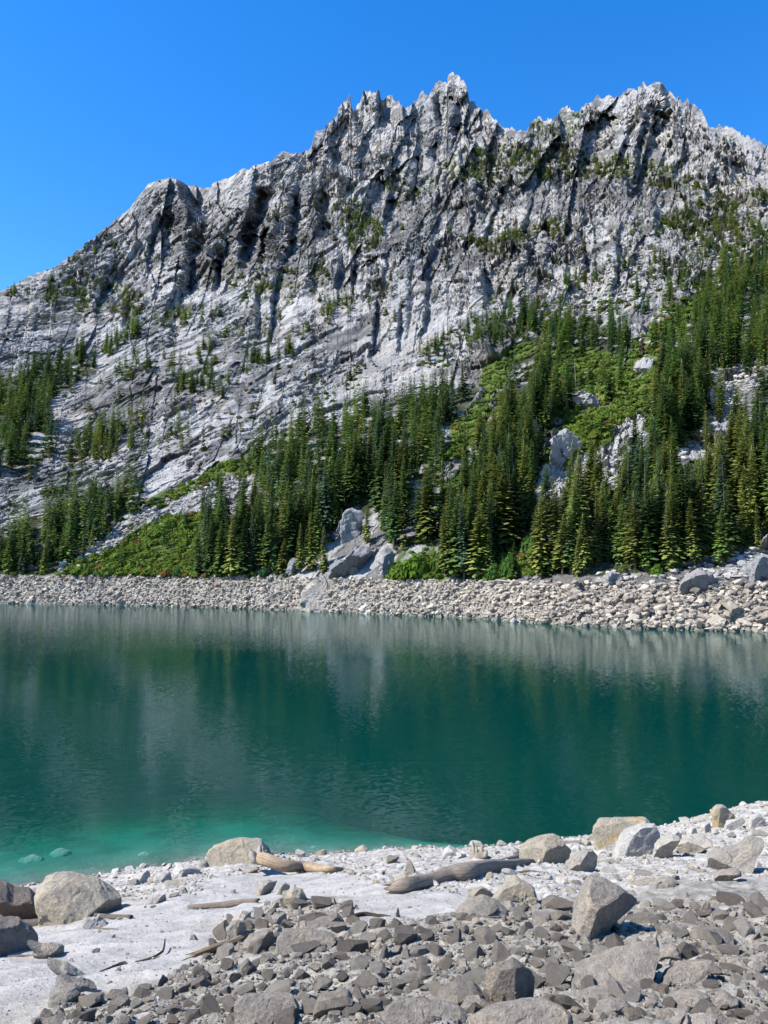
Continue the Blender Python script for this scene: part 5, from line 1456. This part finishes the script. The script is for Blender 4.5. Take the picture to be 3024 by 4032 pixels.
# ------------------------------------------------------------------ far bank: outcrops, boulders, rubble
FARROCKS = [
 ([(1216,2273),(1239,2255),(1294,2237),(1348,2201),(1394,2169),(1440,2150),(1485,2164),(1503,2210),(1492,2283),(1394,2290),(1257,2285)], (0.17,0.168,0.17), [(.8,-.2,-.5,.6),(0,-.3,-.95,.7)], 'rock_outcrop', 'dark-streaked grey rock outcrop on the high-water line'),
 ([(1184,2340),(1212,2301),(1257,2280),(1403,2276),(1425,2310),(1400,2351),(1303,2374),(1193,2370)], (0.33,0.30,0.255), [(.1,.3,-.95,.6)], 'rock_outcrop', 'smooth pale tan bedrock slab below the dark-streaked outcrop'),
 ([(1321,2111),(1349,2020),(1385,1993),(1431,2020),(1425,2075),(1367,2139)], (0.27,0.265,0.26), [(.2,.2,-.95,.6)], 'rock_outcrop', 'pale grey slab standing in the middle of the forest'),
 ([(2177,1747),(2205,1710),(2250,1697),(2305,1738),(2241,1792),(2168,1847),(2141,1838)], (0.25,0.245,0.24), [(.5,.2,-.8,.7)], 'rock_outcrop', 'grey rock knob rising amid the right-hand forest'),
 ([(2496,1440),(2524,1410),(2574,1414),(2569,1455),(2524,1475)], (0.27,0.265,0.26), [], 'rock_outcrop', 'pale rock knob under the dead pointed conifer'),
 ([(2059,1665),(2104,1647),(2123,1710),(2095,1740)], (0.25,0.24,0.23), [], 'rock_outcrop', 'small pale rock left of the grey knob in the right forest'),
 ([(2373,2275),(2386,2255),(2418,2251),(2450,2269),(2459,2296),(2418,2307),(2382,2303)], (0.22,0.218,0.215), [(.7,0,-.7,.7)], 'rock_outcrop', 'rounded grey rock on the right bank edge under an olive bush'),
 ([(2646,2337),(2664,2301),(2724,2255),(2756,2242),(2810,2260),(2819,2301),(2806,2355),(2705,2357)], (0.22,0.205,0.195), [(.3,-.3,-.9,.6)], 'rock_outcrop', 'cracked brownish outcrop on the bank near the right end'),
 ([(2897,2303),(2924,2242),(2970,2196),(3024,2182),(3080,2200),(3090,2300),(2951,2314)], (0.20,0.20,0.205), [(.5,-.1,-.85,.6)], 'rock_outcrop', 'big sloping grey rock face at the right end of the bank'),
 ([(1121,2250),(1139,2203),(1185,2203),(1196,2260)], (0.18,0.18,0.18), [(.7,-.1,-.7,.6)], 'rock_outcrop', 'small grey outcrop under the olive firs left of streaked outcrop'),
 ([(1485,2240),(1512,2173),(1530,2160),(1553,2182),(1545,2255),(1512,2272)], (0.23,0.225,0.215), [(.5,0,-.85,.6)], 'rock_outcrop', 'broken grey rock between streaked outcrop and the bright bush'),
 ([(1505,1945),(1512,1905),(1560,1893),(1640,1930),(1690,1980),(1650,2012),(1560,1992)], (0.29,0.265,0.24), [(.3,.5,-.8,.7)], 'rock_outcrop', 'pale tan ledge at the right side of the middle forest'),
 ([(2223,1575),(2240,1552),(2287,1544),(2369,1574),(2335,1603),(2260,1598)], (0.29,0.275,0.26), [], 'rock_outcrop', 'flat pale rock in the green meadow beneath the snag'),
 ([(2760,2478),(2787,2437),(2824,2419),(2856,2442),(2847,2469),(2792,2485)], (0.31,0.28,0.225), [(-.2,.5,-.8,.6),(.3,-.6,-.7,.6)], 'boulder', 'large tan slanted boulder at the far waterline near the right edge'),
 ([(2856,2376),(2874,2365),(2929,2396),(2935,2424),(2906,2433),(2860,2408)], (0.27,0.235,0.185), [(.6,-.5,-.6,.6)], 'boulder', 'tan slab boulder leaning on another high on the far right bank'),
 ([(2813,2403),(2824,2383),(2854,2376),(2849,2412),(2830,2424)], (0.29,0.255,0.20), [(.8,-.1,-.5,.5)], 'boulder', 'tan boulder just left of the leaning slab boulder'),
 ([(2979,2421),(3024,2404),(3046,2433),(3022,2458),(2988,2462)], (0.26,0.225,0.18), [(.3,-.6,-.7,.6)], 'boulder', 'brown boulder at the right edge near the far waterline'),
 ([(2960,2402),(2970,2390),(3015,2388),(3024,2400),(2980,2414)], (0.26,0.23,0.19), [(.2,-.6,-.7,.6)], 'boulder', 'flat brown boulder above the right edge boulder on far bank'),
 ([(2459,2353),(2491,2335),(2514,2355),(2487,2371),(2466,2364)], (0.24,0.205,0.17), [(.2,-.6,-.7,.6)], 'boulder', 'brown triangular boulder in the middle of the right bank'),
 ([(2420,2460),(2437,2442),(2457,2449),(2445,2466)], (0.3,0.28,0.24), [(.5,-.5,-.6,.5)], 'boulder', 'pale boulder with dark side at the far waterline right of centre'),
 ([(2701,2421),(2724,2404),(2746,2419),(2730,2435)], (0.28,0.25,0.21), [(.4,-.4,-.7,.6)], 'boulder', 'tan blocky boulder left of the slanted waterline boulder'),
 ([(2519,2316),(2537,2298),(2560,2308),(2550,2326)], (0.40,0.385,0.35), [], 'boulder', 'white boulder at the top of the right bank'),
 ([(2007,2446),(2022,2431),(2038,2442),(2033,2455)], (0.38,0.36,0.32), [], 'boulder', 'white rounded boulder at the far waterline centre right'),
 ([(1631,2316),(1644,2299),(1660,2310),(1653,2321)], (0.38,0.36,0.33), [(.7,-.3,-.6,.5)], 'boulder', 'white boulder high on the bank below the bright bush'),
 ([(1678,2390),(1703,2376),(1730,2387),(1708,2405)], (0.37,0.34,0.29), [(.1,-.6,-.7,.6)], 'boulder', 'wide pale boulder low on the bank below the bright bush'),
 ([(2228,2335),(2262,2314),(2292,2330),(2282,2355),(2250,2350)], (0.27,0.235,0.20), [], 'boulder', 'pinkish brown boulder high on the right bank left of the white one'),
 ([(96,2367),(118,2349),(150,2342),(143,2371),(102,2377)], (0.37,0.345,0.30), [(.9,0,-.3,.7)], 'boulder', 'pale slab boulder with dark right end at the far left waterline'),
 ([(1410,2398),(1440,2376),(1451,2387),(1432,2408)], (0.41,0.395,0.36), [], 'boulder', 'white boulder low on the bank right of the bedrock slab'),
 ([(1428,2412),(1456,2394),(1469,2406),(1442,2419)], (0.42,0.40,0.37), [], 'boulder', 'white boulder touching the water below the other white boulder'),
 ([(452,2340),(470,2326),(484,2336),(470,2348)], (0.38,0.36,0.32), [(.7,-.3,-.6,.5)], 'boulder', 'pale boulder midway up the left part of the bank'),
 ([(482,2300),(488,2286),(500,2290),(496,2304)], (0.30,0.28,0.25), [(.8,-.3,-.5,.3)], 'boulder', 'boulder with black shaded side near the top of left bank'),
 ([(225,2233),(238,2214),(262,2208),(264,2226),(245,2240)], (0.42,0.41,0.39), [(.4,-.5,-.7,.6)], 'boulder', 'white boulder in the boulder field above the left bank'),
 ([(290,2236),(300,2224),(322,2222),(318,2236)], (0.42,0.41,0.39), [], 'boulder', 'flat white boulder right of the one in the boulder field'),
 ([(346,2150),(358,2132),(376,2134),(372,2152)], (0.42,0.41,0.39), [], 'boulder', 'white boulder at the edge of the firs in the boulder field'),
 ([(292,2200),(306,2188),(322,2188),(312,2202)], (0.42,0.41,0.39), [], 'boulder', 'white boulder midway in the boulder field above left bank'),
]
for k, (pts, c, planes, nm, label) in enumerate(FARROCKS):
    P = np.array(pts)
    Vw, Fq, base = outline_rock(pts, 700 + k, 1.0 if nm == 'boulder' else 1.3, planes, 4 if (P[:, 0].max() - P[:, 0].min()) < 120 else 5, far=True, sink=0.3, nrand=8 if nm == 'boulder' else 16, rough=1.5 if nm == 'boulder' else 3.6, pn=2.8 if nm == 'boulder' else 2.3)
    o = link(nm, mesh_np(nm, Vw, Fq, [M_STONE]), None, base)
    o.color = (*c, 1)
    tag(o, label, 'boulder' if nm == 'boulder' else 'rock outcrop', 'boulders of the far shore' if nm == 'boulder' else 'rock outcrops of the far shore')
items = []
g = np.random.default_rng(41)
n = 20000
px = g.uniform(-60, 3080, n); tt = g.random(n)
py = np.interp(px, cols_px, yw) * (1 - tt) + np.interp(px, cols_px, yb) * tt - 1
W = on_far(px, py)
for p, x, t, w in zip(zip(px, py), px, tt, W):
    s = 0.11 * (9.0 ** (g.random() ** 3.4)) * (0.78 + 0.27 * sstep(1200, 2900, x))
    V, Fq = (LIB_LO if s > 0.6 else LIB_XL)[g.integers(10)]
    a = g.uniform(0, 6.28); ca, sa = math.cos(a), math.sin(a); ti = g.normal(0.0, 0.35)
    v = V * s
    v = np.stack([v[:, 0] * math.cos(ti) - v[:, 2] * math.sin(ti), v[:, 1], v[:, 0] * math.sin(ti) + v[:, 2] * math.cos(ti)], -1)
    v = np.stack([v[:, 0] * ca - v[:, 1] * sa, v[:, 0] * sa + v[:, 1] * ca, v[:, 2]], -1) + w + np.array([0, 0, s * 0.2])
    c = np.array([0.36, 0.318, 0.258]) * g.uniform(0.7, 1.25)
    if g.random() < 0.16 * sstep(1700, 2800, x) + 0.05: c = np.array([0.21, 0.18, 0.15]) * g.uniform(0.8, 1.2)
    items.append((v, Fq, c))
# white talus blocks on the pale strips of the slope
for poly, n, sr in [(P_PALE[2], 500, (0.4, 1.6)), (P_PALE[3], 160, (0.4, 1.5)), (P_PALE[6], 420, (0.3, 1.4)), (P_PALE[1], 500, (0.8, 3.0)), (P_GREEN[3], 60, (0.5, 2.0)), ([(1290,1240),(1659,1180),(1659,1252),(1290,1252)], 200, (0.3, 1.3)), ([(120,1240),(210,1175),(330,1090),(350,1100),(230,1190),(160,1240)], 160, (0.4, 1.7))]:
    P = sample_poly(poly, n, g)
    P = P[P[:, 1] < np.interp(P[:, 0], cols_px, yb) - 2]
    for w in on_far(P[:, 0], P[:, 1]):
        s = g.uniform(*sr) * g.uniform(0.5, 1)
        V, Fq = LIB_LO[g.integers(10)]
        a = g.uniform(0, 6.28); ca, sa = math.cos(a), math.sin(a)
        v = V * s
        v = np.stack([v[:, 0] * ca - v[:, 1] * sa, v[:, 0] * sa + v[:, 1] * ca, v[:, 2]], -1) + w + np.array([0, 0, s * 0.15])
        items.append((v, Fq, np.array([0.36, 0.345, 0.32]) * g.uniform(0.75, 1.2)))
V, Q, CC = merge(items)
tag(link('bank_rubble', mesh_np('bank_rubble', V, Q, [M_RUBBLE], cols=CC)), kind='stuff')
print('BANK', len(Q))

# ------------------------------------------------------------------ driftwood
def tube(pts3, rad, seed, nseg=18, gnarl=0.14, jag=0.0, sub=5):
    P = np.array(pts3, float); Rr = np.array(rad, float)
    s = np.arange(len(P)); S = np.linspace(0, len(P) - 1, (len(P) - 1) * sub + 1)
    def cr(A):
        out = []
        for u in S:
            i = min(int(u), len(P) - 2); t = u - i
            p0, p1, p2, p3 = A[max(i - 1, 0)], A[i], A[i + 1], A[min(i + 2, len(P) - 1)]
            out.append(0.5 * ((2 * p1) + (-p0 + p2) * t + (2 * p0 - 5 * p1 + 4 * p2 - p3) * t * t + (-p0 + 3 * p1 - 3 * p2 + p3) * t ** 3))
        return np.array(out)
    C3 = cr(P); Rs = np.maximum(cr(Rr), 0.002)
    T = np.gradient(C3, axis=0); T /= np.linalg.norm(T, axis=1, keepdims=True)
    up = np.array([0, 0, 1.0])
    g = np.random.default_rng(seed)
    V, UV = [], []
    n = len(C3)
    ang = np.arange(nseg) * 6.283 / nseg
    for k in range(n):
        a = np.cross(T[k], up if abs(T[k][2]) < 0.9 else np.array([1.0, 0, 0])); a /= np.linalg.norm(a)
        b = np.cross(a, T[k])
        tw = k * 0.05
        q = np.stack([np.cos(ang) * 1.3, np.sin(ang) * 1.3, np.full(nseg, k * 0.35)], -1)
        ridge = fbm(np.stack([np.cos(ang + tw) * 2.6, np.sin(ang + tw) * 2.6, np.full(nseg, k * 0.09)], -1) + seed, 3, seed % 90)
        lump = fbm(q + seed, 2, seed % 70)
        r = Rs[k] * (1 + gnarl * 1.1 * ridge + gnarl * lump)
        c = C3[k] + (np.cos(ang) * r)[:, None] * a + (np.sin(ang) * r)[:, None] * b
        if jag and k < 2:
            c = c - T[k] * (g.uniform(0, jag, nseg) * (1 if k == 0 else 0.3))[:, None]
        if jag and k == n - 1:
            c = c + T[k] * (g.uniform(0, jag * 0.6, nseg))[:, None]
        V.append(c)
    V.append(C3[:1] + T[0] * Rs[0] * 0.5); V.append(C3[-1:] - T[-1] * Rs[-1] * 0.2)
    V = np.concatenate(V)
    Q = []
    for k in range(n - 1):
        for i in range(nseg):
            j = (i + 1) % nseg
            Q.append((k * nseg + i, k * nseg + j, (k + 1) * nseg + j, (k + 1) * nseg + i))
    Tr = []
    a, b = n * nseg, n * nseg + 1
    for i in range(nseg):
        j = (i + 1) % nseg
        Tr.append((a, j, i)); Tr.append((b, (n - 1) * nseg + i, (n - 1) * nseg + j))
    return V, np.array(Q), np.array(Tr), nseg, n
def wood(name, px_pts, rpx, color, label, cat, seed, lift=None, jag=0.0, gnarl=0.14, far=False, group=None, lift_pts=None, parent=None, pull=None):
    px_pts = np.array(px_pts, float); rpx = np.array(rpx, float)
    g0 = (on_far if far else on_ground)(px_pts[:, 0], px_pts[:, 1] + rpx * 0.6)
    d = np.linalg.norm(g0[:, :2], axis=1)
    r = rpx * d / F
    P = g0.copy(); P[:, 2] += r * 0.75
    if pull is not None:
        c0 = np.array([0, 0, H]); L = np.linalg.norm(P - c0, axis=1); P = c0 + (P - c0) * (1 - np.array(pull) / L)[:, None]; r = r * (1 - np.array(pull) / L)
    if lift_pts is not None: P[:, 2] += np.array(lift_pts)
    V, Q, Tr, ns, n = tube(P, r, seed, 20 if rpx.max() > 9 else 9, gnarl, jag)
    return finish_wood(name, V, Q, Tr, ns, n, color, label, cat, group, parent)
def finish_wood(name, V, Q, Tr, ns, n, color, label, cat, group, parent=None):
    base = V.mean(0) * np.array([1, 1, 0]) + np.array([0, 0, V[:, 2].min()]) if parent is None else np.zeros(3)
    me = mesh_np(name, V - base, [Q, Tr], [M_WOOD], smooth=True)
    uv = me.uv_layers.new(name='UVMap')
    vi = np.zeros(len(me.loops), np.int32); me.loops.foreach_get('vertex_index', vi)
    ring = np.minimum(vi // ns, n - 1); seg = vi % ns
    u = np.stack([np.abs(seg / ns * 2 - 1), ring * 0.12], -1).astype(np.float32)
    uv.data.foreach_set('uv', u.ravel())
    o = link(name, me, parent, base if parent is None else None)
    o.color = (*color, 1)
    if parent is None: tag(o, label, cat, group)
    return o
GW, TW, BW, PW = (0.27, 0.225, 0.175), (0.34, 0.255, 0.17), (0.085, 0.065, 0.05), (0.40, 0.37, 0.32)
main_log = wood('driftwood_log', [(1562,3512),(1600,3506),(1671,3490),(1767,3472),(1840,3462),(1922,3438),(2013,3417),(2082,3405),(2127,3400)], [24,28,24,27,33,24,17,13,7], GW, 'long thick grey driftwood log with a broken crumbling left end', 'log', 11, jag=0.3, gnarl=0.2)
spl = wood('driftwood_log', [(1000,3376),(1020,3385),(1048,3396),(1121,3410),(1189,3414),(1257,3418),(1303,3424),(1345,3420),(1380,3420)], [22,24,23,21,19,17,13,7,3], TW, 'bleached orange-tan log with a splintered white left end by the tilted boulder', 'log', 12, jag=0.22, gnarl=0.12, pull=[3.2, 3.1, 2.8, 2.0, 1.2, 0.6, 0.2, 0, 0])
def plane_pts(pts, basepx):
    G = on_ground(*basepx)[0]; hd = G[:2] / np.linalg.norm(G[:2]); Dg = np.linalg.norm(G[:2])
    P = np.array(pts, float); d = ray(P[:, 0], P[:, 1]); t = Dg / (d[:, :2] @ hd)
    return d * t[:, None] + np.array([0, 0, H]), Dg / F
def shards(name, lst, basepx, color, parent, seed):
    for k, (pts, rp) in enumerate(lst):
        P, sc_ = plane_pts(pts, basepx)
        g = np.random.default_rng(seed + k)
        P[:, 1] += g.normal(0, 0.05)
        V, Q, Tr, ns, n = tube(P - np.array(parent.location), np.array(rp) * sc_, seed + k, 9, 0.3, 0)
        finish_wood(name, V, Q, Tr, ns, n, color, None, None, None, parent)
shards('splinter', [([(1004,3388),(994,3358),(984,3338)], [16, 11, 3]), ([(1022,3388),(1022,3350),(1027,3318)], [15, 11, 2]), ([(1038,3392),(1040,3360),(1034,3338)], [12, 9, 2]), ([(1054,3396),(1052,3370),(1046,3350)], [11, 7, 2])], (1010, 3438), PW, spl, 60)
shards('branch_stub', [([(1135,3400),(1137,3385),(1138,3378)], [7, 5, 2]), ([(1172,3402),(1172,3392)], [6, 2]), ([(1338,3425),(1338,3440),(1337,3446)], [5, 3, 2])], (1140, 3436), TW, spl, 80)
shards('branch_stub', [([(1820,3445),(1818,3432),(1815,3424)], [7, 4, 2]), ([(2122,3402),(2128,3392),(2130,3384)], [6, 4, 2])], (1840, 3490), GW, main_log, 90)
wood('driftwood_log', [(1895,3408),(1949,3394),(2000,3384),(2050,3374)], [10,14,14,13], (0.22,0.19,0.16), 'shorter grey log behind the long log near the big pale boulder', 'log', 13, jag=0.15, gnarl=0.2)
wood('driftwood_log', [(756,3572),(847,3563),(938,3558),(1011,3553)], [10,12,11,8], (0.27,0.22,0.17), 'slim half-buried log lying across the white sand at left of centre', 'log', 14, jag=0.1)
wood('driftwood_log', [(91,3644),(191,3631),(270,3620),(337,3612)], [14,15,13,11], (0.13,0.11,0.095), 'cracked dark grey log at the foot of the largest tan boulder', 'log', 15, jag=0.2, gnarl=0.25)
wood('driftwood_log', [(355,3613),(440,3612),(515,3612)], [8,9,8], (0.15,0.125,0.10), 'dark thin log under the shaded right side of the largest boulder', 'log', 16, jag=0.1)
wood('driftwood_log', [(783,3768),(847,3750),(916,3724),(984,3696)], [10,13,13,11], (0.33,0.24,0.15), 'orange-brown log end sticking out from the dark stone cluster', 'log', 17, jag=0.2, gnarl=0.25)
wood('stick', [(1075,3660),(1115,3650),(1152,3638)], [5,6,3], (0.28,0.24,0.2), 'grey stick lying over the dark stones above the wide slab', 'stick', 18)
wood('stick', [(533,3786),(592,3782),(629,3770),(644,3755),(649,3735)], [3.5,4.5,4.5,4,2.5], (0.10,0.075,0.06), 'curved dark twig lying on the open white sand', 'stick', 19, lift_pts=[0, 0, 0.02, 0.05, 0.1])
wood('branch', [(1385,3629),(1430,3615),(1476,3613),(1512,3618),(1535,3628)], [10,9,6,4,2], BW, 'gnarled dark dead branch lying at the edge of the sand', 'branch', 20, jag=0.1, gnarl=0.4)
wood('stick', [(1159,3545),(1170,3560),(1182,3574)], [4,4.5,4], PW, 'pale stick leaning on the pointed tan mound stone', 'stick', 21, lift_pts=[0.22, 0.1, 0])
wood('branch', [(396,3818),(430,3806),(456,3795),(485,3788),(501,3792)], [2.5,4,6,7,4], (0.10,0.085,0.07), 'short dark root piece lying on the left sand', 'branch', 22, gnarl=0.4)
wood('stick', [(374,3650),(437,3648),(465,3652)], [4,4.5,2], (0.24,0.20,0.16), 'thin tan stick in front of the long white stone', 'stick', 23)
wood('stick', [(2009,3442),(2082,3437),(2120,3438),(2159,3447)], [4,6,5,2.5], (0.25,0.21,0.17), 'thin crooked branch on gravel below the long log thin end', 'stick', 24)
wood('stick', [(30,3770),(110,3764),(200,3763)], [3,4,3], (0.28,0.2,0.14), 'thin reddish stick at the foot of the left edge boulders', 'stick', 25)
wood('stick', [(2185,3320),(2290,3322)], [6,9], (0.2,0.175,0.15), 'grey log end behind the big rounded pale boulder', 'stick', 27)
# upright twig
P, s_ = plane_pts([(1323,3570),(1320,3555),(1316,3538)], (1322, 3570))
V, Q, Tr, ns, n = tube(P, np.array([4, 3.5, 2.5]) * s_, 33, 8, 0.2)
tw = finish_wood('stick', V, Q, Tr, ns, n, BW, 'small dark twig sticking upright from the white sand', 'stick', None)
# stump by the water
P, s_ = plane_pts([(1866,3384),(1886,3372),(1908,3366)], (1890, 3384))
V, Q, Tr, ns, n = tube(P, np.array([12, 19, 15]) * s_, 34, 14, 0.35, 0.1)
st = finish_wood('stump', V, Q, Tr, ns, n, (0.30, 0.25, 0.20), 'splintered bleached stump upright at the waterline in the middle', 'stump', None)
shards('splinter', [([(1868,3378),(1864,3345),(1860,3312)], [10, 8, 3]), ([(1880,3378),(1876,3345),(1872,3326)], [10, 7, 2]), ([(1892,3372),(1896,3350),(1900,3330)], [11, 9, 5]), ([(1906,3370),(1912,3352),(1916,3346)], [10, 8, 4]), ([(1858,3380),(1855,3360),(1853,3350)], [8, 5, 2])], (1890, 3384), (0.42, 0.36, 0.28), st, 130)
# sticks and logs stranded on the far bank
for k, (pts, r, label) in enumerate([
 ([(2330,2318),(2385,2313),(2440,2306)], 3.2, 'long pale log near the rounded grey rock on right bank'), ([(2530,2297),(2610,2298),(2700,2297)], 2.8, 'straight pale log along the top of the right bank'),
 ([(2577,2392),(2590,2428),(2605,2465)], 2.6, 'slanting grey pole low on the right bank'), ([(984,2325),(990,2360),(998,2393)], 2.6, 'slanting pale pole on the bank left of the bedrock slab'),
 ([(1960,2292),(2070,2297),(2190,2303)], 2.6, 'longest pale log on top of the bank right of centre'), ([(1590,2287),(1650,2286),(1720,2283)], 2.4, 'pale log on top of the bank below the bright bush'),
 ([(2040,2310),(2130,2312),(2230,2306)], 2.4, 'second pale log just under the longest bank log'), ([(1190,2275),(1206,2284),(1222,2293)], 2.6, 'short pale log at the upper left of the bedrock slab'),
 ([(2915,2338),(2950,2325),(2990,2310)], 2.6, 'pale log slanting near the right end of the bank'), ([(2600,2480),(2640,2479),(2680,2478)], 2.2, 'thin log lying along the far waterline at right'),
 ([(2010,2296),(2060,2288),(2100,2291)], 2.2, 'thin whitish log behind the longest bank log'), ([(700,2385),(730,2370),(752,2358)], 2.0, 'thin dark pole low on the left part of the bank')]):
    wood('stranded_log', pts, [r, r, r * 0.7], (0.36, 0.33, 0.29), label, 'log', 150 + k, far=True, group='logs stranded on the far bank')
